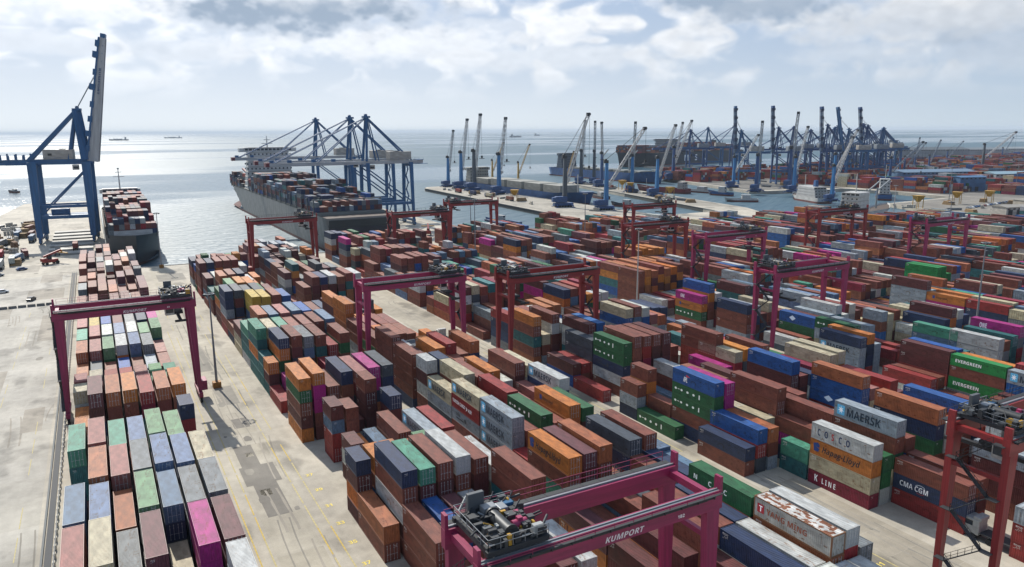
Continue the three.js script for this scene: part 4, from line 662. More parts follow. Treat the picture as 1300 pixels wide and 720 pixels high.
for (const [x, z, tn, ti, lab] of [[1020, -640, -0.4, 1.2, 'far blue harbour crane beside the blue-grey shed'], [1080, -700, -0.2, 1.45, 'far harbour crane upright before the long shed'], [1260, -760, -0.6, 0.9, 'far harbour crane slanting past the long shed end'], [1340, -640, -0.3, 1.3, 'far harbour crane above the right-hand stacks'], [1500, -800, -0.5, 1.1, 'far harbour crane among the outer sheds']]) harbourCrane(x, z, tn, ti, lab, { tower: BLUES.dark, size: 0.66, boom: paint('#566f8c', 0.5) });
for (const [x, z, lab] of [[985, -690, 'dark blue far quay crane over the outermost stacks'], [1045, -760, 'dark blue far quay crane standing before the long dark-roofed shed'], [1180, -830, 'dark blue far quay crane past the long dark-roofed shed']]) sts(x, z, Math.PI - 0.5, lab, { colour: 'dark', boom: 44, girder: 36, apex: 58, gauge: 24, back: 12, group: 'cranes of the far terminal' });
harbourCrane(608, -600, -0.5, 1.05, 'blue harbour crane with pale boom slanting before the far stacks', { tower: BLUES.mid, size: 0.85 });
harbourCrane(650, -560, 0.4, 1.35, 'tall blue harbour crane on the terminal corner apron', { tower: BLUES.dark, size: 1.1 });
harbourCrane(760, -520, -0.7, 0.85, 'harbour crane with low slanting boom over the far stacks', { tower: BLUES.dark, size: 0.8, boom: paint('#5d7690', 0.5) });
harbourCrane(585, -545, 0.3, 1.5, 'slim pale harbour crane upright at the inner basin corner', { tower: BLUES.dark, size: 0.95 });
harbourCrane(640, -735, -0.3, 1.2, 'blue harbour crane leaning beside the terminal corner crane', { tower: BLUES.dark, size: 1.05 });
harbourCrane(478, -610, 0.5, 1.5, 'blue harbour crane at the near side of the second pier', { tower: BLUES.mid, size: 0.95 });
harbourCrane(720, -560, -0.4, 1.1, 'blue harbour crane leaning in front of the banded booms', { tower: BLUES.mid, size: 0.9 });
harbourCrane(418, -640, 0.1, 1.25, 'small yellow crane jib on the blue cargo ship deck', { tower: YEL, boom: YEL, base: YEL, size: 0.5, y: 6 });
harbourCrane(905, -600, -0.6, 0.95, 'far harbour crane with boom leaning over the shed roofs', { tower: BLUES.dark, size: 0.7, boom: paint('#6b8299', 0.5) });
harbourCrane(1150, -640, -0.6, 0.75, 'farthest harbour crane with low boom behind the long shed', { tower: GREYT, size: 1.0 });
// ---------------------------------------------------------------- ships
function hullGeo(L, B, D, o = {}) {               // bow towards -z, waterline at y = 0, from y0 to deck
  const n = 36, m = 7, pos = [], idx = [], fl = o.flare ?? 0.72, y0 = o.y0 ?? -1.5;
  const hw = (t, h) => {                          // half breadth at station t (0 stern .. 1 bow), height fraction h
    const full = mix(fl, 0.86, h), bow = t > full ? Math.pow(clamp(1 - (t - full) / (1.0 - full) * mix(1.05, 1.0, h)), mix(0.85, 0.55, h)) : 1, st = t < 0.12 ? mix(mix(0.72, 0.97, h), 1, Math.sqrt(t / 0.12)) : 1;
    return B / 2 * bow * st;
  };
  const row = (t, side) => { for (let j = 0; j <= m; j++) { const h = j / m, sheer = t > 0.84 ? (t - 0.84) / 0.16 * (o.sheer ?? 3.5) : 0, rake = t > 0.8 ? (t - 0.8) / 0.2 * h * (o.rake ?? 7) : 0; pos.push(side * hw(t, h), mix(y0, D + sheer, h), -(t * L - L / 2) - rake); } };
  for (const s of [1, -1]) for (let i = 0; i <= n; i++) row(i / n, s);
  const R = (n + 1) * (m + 1);
  for (const [k, s] of [[0, 1], [R, -1]]) for (let i = 0; i < n; i++) for (let j = 0; j < m; j++) { const a = k + i * (m + 1) + j, b = a + m + 1; s > 0 ? idx.push(a, b, a + 1, b, b + 1, a + 1) : idx.push(a, a + 1, b, b, a + 1, b + 1); }
  for (let j = 0; j < m; j++) idx.push(j, j + 1, R + j, R + j, j + 1, R + j + 1);      // transom
  const g = new THREE.BufferGeometry(); g.setAttribute('position', new THREE.Float32BufferAttribute(pos, 3)); g.setIndex(idx); g.computeVertexNormals();
  const uv = []; for (let i = 0; i < pos.length / 3; i++) uv.push(pos[i * 3 + 2] / 20, pos[i * 3 + 1] / 20); g.setAttribute('uv', new THREE.Float32BufferAttribute(uv, 2));
  const dp = [], di = []; for (let i = 0; i <= n; i++) { const t = i / n, sheer = t > 0.84 ? (t - 0.84) / 0.16 * (o.sheer ?? 3.5) : 0, rake = t > 0.8 ? (t - 0.8) / 0.2 * (o.rake ?? 7) : 0; for (const s of [1, -1]) dp.push(s * hw(t, 1) * 0.985, D + sheer - 1.1, -(t * L - L / 2) - rake * 0.95); if (i < n) { const a = i * 2; di.push(a, a + 2, a + 1, a + 1, a + 2, a + 3); } }
  const d = new THREE.BufferGeometry(); d.setAttribute('position', new THREE.Float32BufferAttribute(dp, 3)); d.setIndex(di); d.computeVertexNormals(); d.setAttribute('uv', new THREE.Float32BufferAttribute(new Array(dp.length / 3 * 2).fill(0.3), 2));
  return [g, d];
}
function house(t, w, h, d, z, y, mat, o = {}) {     // accommodation block in storeys with window bands
  const g = new THREE.Group(); g.name = 'superstructure'; t.add(g); const n = o.floors || 5, fh = h / n;
  for (let i = 0; i < n; i++) { const top = i === n - 1; mesh('deck_house', [RBOX(top ? w * 1.0 : w * (1 - 0.02 * i), fh - 0.25, d * (1 - 0.05 * i), 0.15, 0, y + i * fh + fh / 2, z), BOX(w * (1.02 - 0.02 * i), 0.22, d * (1.06 - 0.05 * i), 0, y + (i + 1) * fh - 0.1, z)], mat, g);
    for (const s of [-1, 1]) { const win = []; const k = Math.floor(w / 3); for (let q = 0; q < k; q++) win.push(BOX(top ? 2.4 : 1.1, fh * (top ? 0.42 : 0.34), 0.1, -w / 2 + (q + 0.5) * w / k, y + i * fh + fh * 0.55, z + s * (d * (1 - 0.05 * i) / 2 + 0.03))); mesh('window_row', win, GLASS, g); } }
  if (o.wing) mesh('bridge_wing', [BOX(o.wing, fh * 0.8, d * 0.5, 0, y + h - fh * 0.55, z)], mat, g);
  return g;
}
const deckMat = paint('#6d5f56', 0.8), bootMat = paint('#6e3128', 0.6), shipGrey = paint('#8f928f', 0.55), shipDark = paint('#24313c', 0.5), shipBlue = paint('#235a96', 0.5), hatchMat = paint('#7d8482', 0.6), shipWhite = paint('#cfd1d0', 0.5);
function ship(label, x, z, turn, L, B, D, hullM, o = {}) {
  const t = thing('cargo_ship', label, o.cat || 'ship', [x, SEA_Y, z], turn, o.group), [h, d] = hullGeo(L, B, D, o);
  mesh('hull', h, hullM, t); mesh('deck', d, o.deck || deckMat, t);
  const [bt] = hullGeo(L * 1.001, B * 1.004, 1.6, { ...o, sheer: 0, rake: (o.rake ?? 7) * 0.12 }); mesh('boot_topping', bt, bootMat, t);
  return t;
}
function stow(t, o) {                                 // deck cargo as far boxes
  t.updateMatrixWorld(true); const R = rng(o.seed), cols = o.cols || 'bbbbmmmuuqorrnnnBBdtgwwcyyykkp', p = new THREE.Vector3();
  for (const [z0, z1, lo, hi] of o.bays) for (let z = z0; z < z1; z += 13.2) { const base = lo + Math.floor(R() * (hi - lo + 1)); for (let r = 0; r < o.rows; r++) { let n = base - (R() < 0.3 ? 1 : 0) - (R() < 0.12 ? 2 : 0); for (let k = 0; k < n; k++) { p.set((r - (o.rows - 1) / 2) * 2.5, o.y + k * 2.75, z).applyMatrix4(t.matrixWorld); farBoxes.push({ x: p.x, y: p.y, z: p.z, L: CL40, hc: true, col: cols[Math.floor(R() * cols.length)], rot: t.rotation.y, turn: R() < 0.5 }); } } }
}
{ // container ship moored behind the raised crane, bow towards the yard
  const t = ship('dark-hulled container ship moored beside the raised blue crane', 15.6, -512, Math.PI, 196, 25, 13, shipDark, { sheer: 3, flare: 0.78 });
  house(t, 22, 16, 9, 72, 12, shipWhite, { floors: 5, wing: 25 });
  mesh('funnel', [TAPER(4, 5, 3.4, 4, 9, 0, 16, 82)], shipBlue, t); mesh('radar_mast', [ROD([0, 28, 70], [0, 41, 70], 0.5, 8, 0.25), BOX(7, 0.4, 0.4, 0, 36, 70), BOX(4, 0.4, 0.4, 0, 39, 70), CYL(0.7, 0.9, 0, 41.4, 70)], shipWhite, t);
  for (let z = -70; z < 62; z += 13.2) mesh('lashing_bridge', [BOX(24, 0.4, 0.8, 0, 18, z - 6.6), BOX(0.6, 6, 0.6, -11.6, 15, z - 6.6), BOX(0.6, 6, 0.6, 11.6, 15, z - 6.6)], shipDark, t);
  mesh('hatch_cover', [BOX(22, 1.2, 140, 0, 12.6, -6)], hatchMat, t);
  mesh('breakwater', [BOX(18, 3.4, 0.5, 0, 14, -79)], shipWhite, t);
  stow(t, { seed: 7, rows: 9, y: 13.2, bays: [[-72, -40, 3, 4], [-40, 58, 4, 5]], cols: 'bbbmmmmuurrxnnnkkhw' });
}
{ // the large ship under the three lowered booms
  const t = ship('large container ship with pale grey hull under three lowered crane booms', 129.5, -580, 0, 356, 43, 19, shipGrey, { sheer: 5, rake: 12, flare: 0.7 });
  house(t, 38, 35, 13, -72, 18, paint('#dcdedd', 0.5), { floors: 9, wing: 46 });
  mesh('radar_mast', [ROD([0, 52.8, -72], [0, 62, -72], 0.6, 8, 0.3), BOX(9, 0.5, 0.5, 0, 56, -72), BOX(5, 0.5, 0.5, 0, 59, -72)], shipWhite, t);
  for (let z = -140; z < 160; z += 14.4) if (Math.abs(z + 72) > 12) mesh('lashing_bridge', [BOX(42, 0.5, 1.0, 0, 26.5, z), BOX(42, 0.5, 1.0, 0, 22.5, z), ...[-20, -10, 0, 10, 20].map((x) => BOX(0.7, 9, 0.8, x, 22.5, z))], paint('#6a7577', 0.6), t);
  mesh('hatch_cover', [BOX(40, 1.6, 290, 0, 18.8, 10)], hatchMat, t);
  mesh('stern_gallery', [BOX(41, 3, 3, 0, 12, 177.4), BOX(40, 9, 0.6, 0, 11.5, 177.2)], shipDark, t);
  mesh('transom_plate', [RBOX(40, 17.4, 0.5, 0.2, 0, 9.2, 178.3)], paint('#2f3c3c', 0.6), t);
  mesh('deck_crane', [BOX(3, 12, 3, -14, 25, -90), BEAM([-14, 31, -90], [-14, 34, -112], 1.5, 1.5)], REDTIP, t);
  stow(t, { seed: 19, rows: 16, y: 19.8, bays: [[-142, -88, 3, 4], [-52, -8, 4, 5], [-2, 70, 3, 5], [74, 126, 3, 5], [132, 150, 1, 3]], cols: 'bbbmmmuurnnnnnBkkkkkddtyhn' });
}
{ // grey and blue bulk ship along the pier
  const t = ship('blue-hulled cargo ship with grey hatch blocks alongside the pier', 384, -668, Math.PI, 236, 29, 9, shipBlue, { sheer: 3 });
  for (let k = 0; k < 5; k++) mesh('hatch', [RBOX(21, 8 - (k > 3 ? 2 : 0), 30, 0.4, 0, 11.5, -72 + k * 36)], paint('#9a9d97', 0.7), t);
  house(t, 24, 17, 12, 104, 8, paint('#aeb0aa', 0.6), { floors: 5, wing: 29 }); mesh('mast', [ROD([0, 9, -100], [0, 26, -100], 0.5, 8), ROD([0, 24, 104], [0, 36, 104], 0.4, 8)], WHITE, t);
}
{
  const t = ship('blue cargo ship with grey deckhouse beyond the second pier', 610, -840, Math.PI, 236, 30, 12, shipBlue, { sheer: 4 });
  house(t, 26, 22, 14, 92, 11, paint('#5c6a78', 0.6), { floors: 6, wing: 30 }); for (let k = 0; k < 5; k++) mesh('hatch', [RBOX(20, 3.4, 24, 0.4, 0, 12.6, -78 + k * 32)], hatchMat, t);
  for (const z of [-56, 6]) { mesh('deck_crane', [ROD([0, 12, z], [0, 30, z], 1.3, 10), BEAM([0, 28, z], [6, 40, z - 24], 1.2, 1.2)], paint('#aab0b4', 0.5), t); }
}
{ const t = ship('small red coaster with open hold beside the second pier', 530, -622, 0.25, 62, 12, 5, paint('#8d2a30', 0.5), { sheer: 2.5, rake: 4 }); house(t, 9, 8, 7, 24, 4, paint('#b9b2ae', 0.5), { floors: 3 }); mesh('mast', [ROD([0, 5, -22], [0, 14, -22], 0.25, 6)], WHITE, t); }
{ const t = ship('white passenger ferry with tall white upper decks in the inner basin', 575, -470, -0.35, 50, 14, 5, shipWhite, { sheer: 2, rake: 3 }); house(t, 12, 10, 32, 2, 4, paint('#c3c6c8', 0.5), { floors: 4 }); mesh('funnel', [TAPER(3, 4, 2.6, 3.2, 6, 0, 13.8, 8)], shipBlue, t); mesh('mast', [ROD([0, 13.8, -10], [0, 24, -10], 0.3, 6)], WHITE, t); }
{ const t = ship('white boat with long pale deck in the inner basin', 540, -402, -1.2, 44, 9, 3.2, paint('#5f8f93', 0.5), { sheer: 1.2, rake: 3, deck: paint('#cfd0cb', 0.6), cat: 'boat' }); house(t, 6, 4, 12, 6, 2.6, shipWhite, { floors: 2 }); mesh('mast', [ROD([0, 6, 0], [0, 16, 0], 0.2, 6)], WHITE, t); }
{ const t = ship('blue and white tug-like ship with tall white bridge', 655, -452, -0.9, 46, 12, 5.5, shipBlue, { sheer: 3, rake: 4, cat: 'boat' }); house(t, 9, 14, 12, 6, 5, shipWhite, { floors: 5 }); mesh('mast', [ROD([0, 18, 6], [0, 32, 6], 0.35, 6), BOX(5, 0.3, 0.3, 0, 28, 6)], WHITE, t); }
{ const t = ship('white ship with stepped decks and crane posts behind the red gantries', 488, -352, -1.35, 74, 15, 7, paint('#c2c5c6', 0.5), { sheer: 3, rake: 5 }); house(t, 13, 15, 20, 14, 6, shipWhite, { floors: 5 }); for (const z of [-22, -4]) mesh('deck_crane', [ROD([0, 7, z], [0, 22, z], 0.7, 8), BEAM([0, 20, z], [2, 27, z - 15], 0.8, 0.8)], paint('#98a0a4', 0.5), t); mesh('mast', [ROD([0, 20, 14], [0, 34, 14], 0.35, 6), BOX(6, 0.3, 0.3, 0, 30, 14)], WHITE, t); }
{ const t = ship('small blue and white workboat tied to the second pier', 552, -560, 0.2, 26, 8, 3.5, shipBlue, { sheer: 1.5, rake: 2, cat: 'boat' }); house(t, 5, 6, 7, 2, 3, shipWhite, { floors: 2 }); }
{ // long container ship far beyond, white letters on its dark side
  const dx = 480, dz = -128, L = 392, k = Math.hypot(dx, dz), cx = 838 + dx / k * L / 2, cz = -1105 + dz / k * L / 2, turn = Math.atan2(-dx, -dz) + Math.PI;
  const t = ship('very long dark container ship with white letters beyond the far quay', cx, cz, turn, L, 56, 23, paint('#2d3745', 0.6), { sheer: 3, rake: 8 });
  house(t, 48, 26, 14, -52, 22, paint('#8f98a0', 0.6), { floors: 7, wing: 56 }); mesh('funnel', [TAPER(9, 11, 8, 9, 22, 0, 22, 118)], shipDark, t);
  const hullText = decalMat((c, w, h) => { c.fillStyle = '#e9ecee'; c.font = 'bold 120px sans-serif'; c.textBaseline = 'middle'; c.textAlign = 'center';['M', 'S', 'C'].forEach((s, i) => c.fillText(s, w * (0.16 + 0.34 * i), 68)); }, 640, 128);
  for (const s of [-1, 1]) { const l = mesh('lettering', new THREE.PlaneGeometry(100, 17), hullText, t); l.rotation.y = s * Math.PI / 2; l.position.set(s * 28.4, 12.2, 10); }
  stow(t, { seed: 41, rows: 20, y: 24, bays: [[-170, -66, 3, 5], [-36, 104, 3, 6], [134, 176, 2, 4]], cols: 'bbbbmmmuurqqnnkkdy' });
}
// ships at anchor towards the horizon
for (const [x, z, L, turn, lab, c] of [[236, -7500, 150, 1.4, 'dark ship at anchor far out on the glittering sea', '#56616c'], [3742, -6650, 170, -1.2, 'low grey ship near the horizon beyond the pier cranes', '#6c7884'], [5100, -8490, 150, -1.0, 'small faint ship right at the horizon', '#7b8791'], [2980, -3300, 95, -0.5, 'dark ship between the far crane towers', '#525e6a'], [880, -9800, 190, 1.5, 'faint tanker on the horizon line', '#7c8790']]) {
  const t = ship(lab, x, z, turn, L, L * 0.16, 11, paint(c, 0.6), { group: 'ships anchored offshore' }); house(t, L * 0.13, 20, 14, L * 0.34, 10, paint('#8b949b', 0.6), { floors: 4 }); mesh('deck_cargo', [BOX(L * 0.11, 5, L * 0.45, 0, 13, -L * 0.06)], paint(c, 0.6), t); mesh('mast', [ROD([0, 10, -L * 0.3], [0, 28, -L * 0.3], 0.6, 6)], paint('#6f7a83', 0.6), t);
}
// open floating breakwater beyond the piers and mooring launch
mesh('floating_pier', [BOX(120, 2.6, 5, 905, SEA_Y + 0.7, -1005), BOX(5, 2.6, 40, 848, SEA_Y + 0.7, -1022), BOX(110, 2.6, 5, 900, SEA_Y + 0.7, -1043)], paint('#6e7475', 0.8)); tag(scene.children[scene.children.length - 1], 'low floating pier ring before the long lettered ship', 'pier');
{ const t = ship('tiny launch out on the water beyond the raised crane', -79, -1010, 0.6, 16, 5, 2, shipDark, { sheer: 0.8, rake: 1, cat: 'boat' }); house(t, 3, 2.6, 5, 2, 1.6, WHITE, { floors: 1 }); }
// ---------------------------------------------------------------- high masts, vehicles, far terminal
function mast(x, z, h, label, lamps = true, mat = STEEL) {
  const t = thing('lamp_mast', label, 'lamp mast', [x, 0, z], 0, 'lighting masts of the yard');
  mesh('footing', [BOX(1.9, 1.5, 1.9, 0, 0.75, 0)], paint('#b07a2c', 0.7), t); mesh('pole', [ROD([0, 1.4, 0], [0, h, 0], 0.32, 10, 0.13)], mat, t);
  const r = new THREE.TorusGeometry(1.15, 0.09, 6, 20).rotateX(Math.PI / 2).translate(0, h - 0.3, 0); const hd = mesh('head_frame', [r, BOX(2.2, 0.08, 0.08, 0, h - 0.3, 0), BOX(0.08, 0.08, 2.2, 0, h - 0.3, 0)], STEEL, t);
  if (lamps) for (let k = 0; k < 8; k++) { const a = k / 8 * 6.283; mesh('flood_lamp', [new THREE.BoxGeometry(0.5, 0.28, 0.42).rotateZ(0.5).translate(1.25, 0, 0).rotateY(a).translate(0, h - 0.5, 0)], DARKM, hd); }
}
mast(21.7, -190.4, 24, 'tall lighting mast on the concrete road beside the plum gantry');
mast(23.9, -381, 26, 'tall lighting mast at the quay edge by the dark-hulled ship'); mast(157.6, -196.5, 30, 'white lighting mast by the brown and orange chequered stack', true, WHITE); mast(158.4, -322, 30, 'lighting mast among the stacks before the basin');
mast(222.5, -322, 30, 'slim lighting mast near the root of the pier'); mast(222.5, -120, 30, 'lighting mast between the sixth and seventh blocks'); mast(288, -128, 30, 'lighting mast by the bright green stacks', true, WHITE); mast(405, -272, 30, 'lighting mast before the white ship', true, WHITE); mast(356, -210, 28, 'lighting mast beside the ninth and tenth blocks');
mast(640, -380, 30, 'lighting mast on the far apron'); mast(700, -330, 30, 'lighting mast over the far car park'); mast(60.0 + 130.2, -392, 26, 'lighting mast beside the three lowered cranes'); mast(395, -745, 24, 'thin lighting mast past the yellow ship cranes'); mast(820, -420, 30, 'lighting mast over the far red stacks');

function car(x, z, turn, hex, label, truck) {
  const t = thing('parked_car', label, 'car', [x, 0, z], turn, 'cars and vans on the aprons'), p = std(hex, 0.3);
  const s = new THREE.Shape(); const pr = truck ? [[-2.6, 0.4], [2.6, 0.4], [2.6, 1.2], [2.0, 1.9], [1.6, 2.1], [-2.6, 2.1]] : [[-2.15, 0.35], [2.15, 0.35], [2.15, 0.8], [1.3, 0.92], [0.75, 1.42], [-1.1, 1.45], [-1.85, 0.98], [-2.15, 0.9]]; pr.forEach(([a, b], i) => i ? s.lineTo(a, b) : s.moveTo(a, b));
  mesh('body', [new THREE.ExtrudeGeometry(s, { depth: 1.5, bevelEnabled: true, bevelSize: 0.08, bevelThickness: 0.1, bevelSegments: 1 }).translate(0, 0, -0.75)], p, t);
  mesh('side_window', [BOX(truck ? 1.0 : 2.0, 0.4, 1.74, truck ? 1.3 : -0.2, truck ? 1.65 : 1.15, 0)], GLASS, t);
  for (const a of [-1.35, 1.35]) for (const b of [-0.8, 0.8]) mesh('wheel', [CYL(0.34, 0.24, a, 0.34, b, 'z', 14)], TYRE, t);
}
function lorry(x, z, turn, hex, load, label) {
  const t = thing('lorry', label, 'lorry', [x, 0, z], turn, 'terminal lorries');
  mesh('cab', [RBOX(2.2, 2.5, 2.4, 0.15, 5.9, 2.0, 0), RBOX(1.2, 0.6, 2.3, 0.1, 5.2, 3.4, 0)], paint(hex, 0.4), t); mesh('windscreen', [BOX(0.08, 0.95, 2.1, 7.02, 2.5, 0), BOX(1.1, 0.8, 2.44, 6.3, 2.5, 0)], GLASS, t);
  mesh('chassis', [BOX(14, 0.35, 1.1, -0.4, 1.05, 0), BOX(12.4, 0.18, 2.4, -1.6, 1.3, 0)], DARKM, t);
  for (const a of [5.6, 3.2, -4.4, -5.7, -7.0]) for (const b of [-1, 1]) mesh('wheel', [CYL(0.5, 0.5, a, 0.5, b * 0.95, 'z', 14)], TYRE, t);
  if (load) farBoxes.push({ x: x - Math.cos(turn) * 1.6, y: 1.4, z: z + Math.sin(turn) * 1.6, L: CL40, hc: false, col: load, rot: turn + Math.PI / 2, turn: false });
}
function reachStacker(x, z, turn, label) {
  const t = thing('reach_stacker', label, 'reach stacker', [x, 0, z], turn, 'reach stackers'), P = paint('#a6332c', 0.4);
  mesh('body', [RBOX(6.4, 1.5, 3, 0.15, 0, 1.8, 0), RBOX(2.2, 1.6, 3, 0.2, -2.9, 2.4, 0)], P, t); mesh('cabin', [RBOX(1.8, 1.9, 1.7, 0.12, -0.4, 3.4, 0)], DARKM, t); mesh('boom', [BEAM([-3, 4.0, 0], [5.6, 6.2, 0], 0.8, 0.9)], P, t); mesh('spreader', [BOX(1, 0.5, 8, 6.2, 4.9, 0), BOX(0.6, 1.4, 0.6, 6.0, 5.6, 0)], YELLOWP, t);
  for (const [a, r] of [[2.6, 0.85], [-2.6, 0.7]]) for (const b of [-1.5, 1.5]) mesh('wheel', [CYL(r, 0.6, a, r, b, 'z', 16)], TYRE, t);
}
car(-26.4, -186, 1.5, '#d8d9d6', 'white van driving along the quay-side apron', true);
car(-25, -330, 1.2, '#23272b', 'dark car parked on the apron by loose barriers'); car(-36, -352, 0.2, '#c8cac9', 'white car parked near the scrap heaps'); car(-41, -395, 0.4, '#8b9298', 'grey car parked beside the lorries'); car(-33, -408, 0.5, '#2d4c78', 'blue car parked behind the lorries');
lorry(-38, -430, 1.6, '#d0d0cc', 'w', 'white lorry with white container near the raised crane'); lorry(-45, -455, 1.6, '#b03a30', 'r', 'red lorry with red container near the raised crane'); lorry(-20, -455, 1.57, '#c9c9c4', null, 'white flatbed lorry under the raised crane'); lorry(-12, -470, 1.57, '#2b5f98', 'b', 'blue lorry carrying a brown container under the raised crane');
lorry(87.4, -196, 1.57, '#d3d3cf', null, 'empty flatbed lorry in the lane beside the rose gantry'); lorry(87.8, -150, -1.57, '#c9362c', 'c', 'red lorry with cream container in the lane between blocks'); lorry(114, -52, 1.57, '#aeb3b4', null, 'flatbed lorry waiting under the red gantry with dark stair'); lorry(22, -300, 1.57, '#d0d0cc', 'k', 'white lorry with charcoal container on the concrete road');
reachStacker(-22, -420, 0.6, 'red reach stacker on the apron below the raised crane'); reachStacker(175, -420, 1.2, 'red reach stacker on the quay of the lowered cranes');
// loose concrete barriers by the quay apron
for (let i = 0; i < 6; i++) tag(mesh('concrete_barrier', [TAPER(2.6, 0.9, 2.4, 0.35, 0.9, -33 + i * 2.9, 0, -318 - (i > 6 ? (i - 6) * 5 : 0))], paint('#7c7d7b', 0.8)), 'grey block of the loose barrier row on the quay apron', 'barrier', 'barrier blocks on the apron');
// scrap heap, tarpaulin and scrub at the apron's outer edge
function heap(name, label, cat, x, z, rx, ry, rz, mat, seed) { const g = new THREE.IcosahedronGeometry(1, 3), p = g.attributes.position; for (let i = 0; i < p.count; i++) { const k = 0.75 + 0.5 * fbm(p.getX(i) * 2 + seed, p.getZ(i) * 2 + p.getY(i), 3, seed); p.setXYZ(i, p.getX(i) * rx * k, Math.max(-0.05, p.getY(i) * ry * k), p.getZ(i) * rz * k); } g.computeVertexNormals(); tag(mesh(name, g, mat), label, cat).position.set(x, 0, z); }
heap('tarpaulin', 'bright blue tarpaulin over a heap by the lorries', 'tarpaulin', -50.5, -418, 3.4, 2.6, 6, std('#1f6fb4', 0.5), 3); heap('grass_bank', 'low green bank at the outer edge of the apron', 'bank', -78, -540, 7, 2.4, 60, std('#3f5233', 0.95), 11);
lorry(-48, -500, 1.4, '#c9c9c2', 'h', 'white lorry with grey container by the scrap heap'); lorry(-43, -540, 1.5, '#7d8a94', 'd', 'grey lorry with steel blue container by the rubble');
// straddle of hatch covers under the raised crane: stacked pale steel lids
for (let i = 0; i < 7; i++) tag(mesh('hatch_lid', [RBOX(21, 0.9, 8.5, 0.1, -14, 0.5 + (i % 2) * 0.0, -452 - i * 16.5)], paint(i % 2 ? '#c4c4be' : '#a9aaa6', 0.7)), 'pale steel hatch lid laid under the raised crane', 'hatch lid', 'hatch lids laid on the quay');

// far terminal yards
{
  const R = rng(606), cols = 'bbbbbbbrrrrqqmmmuuoxnBBdtwcgy', red = 'bbbbrrrqqqmu';
  const yard = (x0, x1, z0, z1, lo, hi, pal, rot = 0) => { for (let bx = x0; bx < x1; bx += 30) for (let z = z0; z > z1; z -= 13) { if (R() < 0.1) continue; const base = lo + Math.floor(R() * (hi - lo + 1)), main = pal[Math.floor(R() * pal.length)]; for (let r = 0; r < 7; r++) { const n = Math.max(0, base - (R() < 0.3 ? 1 : 0)); for (let k = 0; k < n; k++) farBoxes.push({ x: bx + r * 2.9, y: k * 2.75, z, L: CL40, hc: true, col: R() < 0.4 ? main : pal[Math.floor(R() * pal.length)], rot, turn: R() < 0.5 }); } } };
  yard(716, 1150, -440, -640, 2, 5, cols); yard(640, 1000, -690, -780, 3, 5, cols); yard(1150, 1700, -520, -820, 2, 5, cols); yard(760, 1000, -330, -410, 2, 4, cols); yard(505, 640, -120, -270, 2, 4, cols); yard(1010, 1500, -300, -470, 2, 4, cols); yard(1500, 2100, -560, -900, 2, 4, cols);
  // sheds and offices
  const shed = (x, z, w, h, d, turn, hex, roof, label) => { const t = thing('shed', label, 'shed', [x, 0, z], turn, 'sheds and offices of the port'); mesh('wall', [BOX(w, h, d, 0, h / 2, 0)], paint(hex, 0.7), t); const s = new THREE.Shape([[-d / 2 - 0.6, 0], [d / 2 + 0.6, 0], [0, d * 0.1]].map((p) => new THREE.Vector2(...p))); mesh('roof', [new THREE.ExtrudeGeometry(s, { depth: w + 1, bevelEnabled: false }).rotateY(Math.PI / 2).translate(-w / 2 - 0.5, h + 0.02, 0)], paint(roof, 0.6), t); for (let k = 0; k < Math.floor(w / 8); k++) mesh('door', [BOX(4, Math.min(4.5, h * 0.7), 0.15, -w / 2 + 4 + k * 8, Math.min(4.5, h * 0.7) / 2, d / 2 + 0.06)], DARKM, t); for (let k = 0; k < Math.floor(w / 5); k++) mesh('window', [BOX(2.2, 1.1, 0.12, -w / 2 + 2.5 + k * 5, h - 1.4, d / 2 + 0.05)], GLASS, t); };
  shed(1420, -900, 150, 22, 46, -0.4, '#9aa3aa', '#5d6870', 'long dark-roofed shed with open front at the far terminal'); shed(640, -300, 54, 8, 18, -0.3, '#b9b4a8', '#d0cfc9', 'long white-roofed shed behind the inland blocks'); shed(700, -265, 40, 7, 16, -0.3, '#bdb8ac', '#c7c3ba', 'pale-roofed shed beside the car park'); shed(585, -300, 26, 6, 12, -0.2, '#cbc8c0', '#a8a59c', 'small office with grey roof by the inner basin'); shed(835, -520, 90, 14, 26, -0.35, '#5f86ad', '#7390ab', 'blue-grey shed among the far stacks'); shed(905, -470, 60, 12, 24, -0.35, '#aab6bd', '#8fb0c2', 'pale blue shed among the far stacks'); shed(1010, -430, 46, 12, 20, -0.3, '#8f9aa0', '#b9bcbb', 'grey shed with white roof past the blue ones'); shed(1230, -480, 70, 14, 30, -0.3, '#c2c4c1', '#9fa5a6', 'white-walled shed near the right-hand stacks'); shed(770, -440, 30, 14, 13, -0.3, '#3f6f9c', '#4b7bab', 'tall blue stack-like shed with yellow band'); shed(540, -215, 34, 6, 14, -0.2, '#c9c5ba', '#d4d1c8', 'low white canteen behind the inland blocks');
  shed(1640, -930, 120, 18, 40, -0.4, '#aab2b8', '#7d8890', 'grey shed at the outer end of the terminal'); shed(1850, -960, 90, 16, 36, -0.4, '#c2c6c8', '#98a2a8', 'white shed at the outer end of the terminal'); shed(1180, -890, 80, 16, 30, -0.4, '#7d8f9f', '#5f7182', 'blue-grey shed behind the far cranes');
  for (let i = 0; i < 44; i++) { const row = Math.floor(i / 15); car(600 + (i % 15) * 5.6 + row * 4, -340 + row * 17 - (i % 15) * 0.8, 1.3, ['#c9cbca', '#2a2d31', '#8d9398', '#6a2b2a', '#d6d6d2', '#2d4a70'][Math.floor(R() * 6)], 'small car in the far car park rows'); }
}

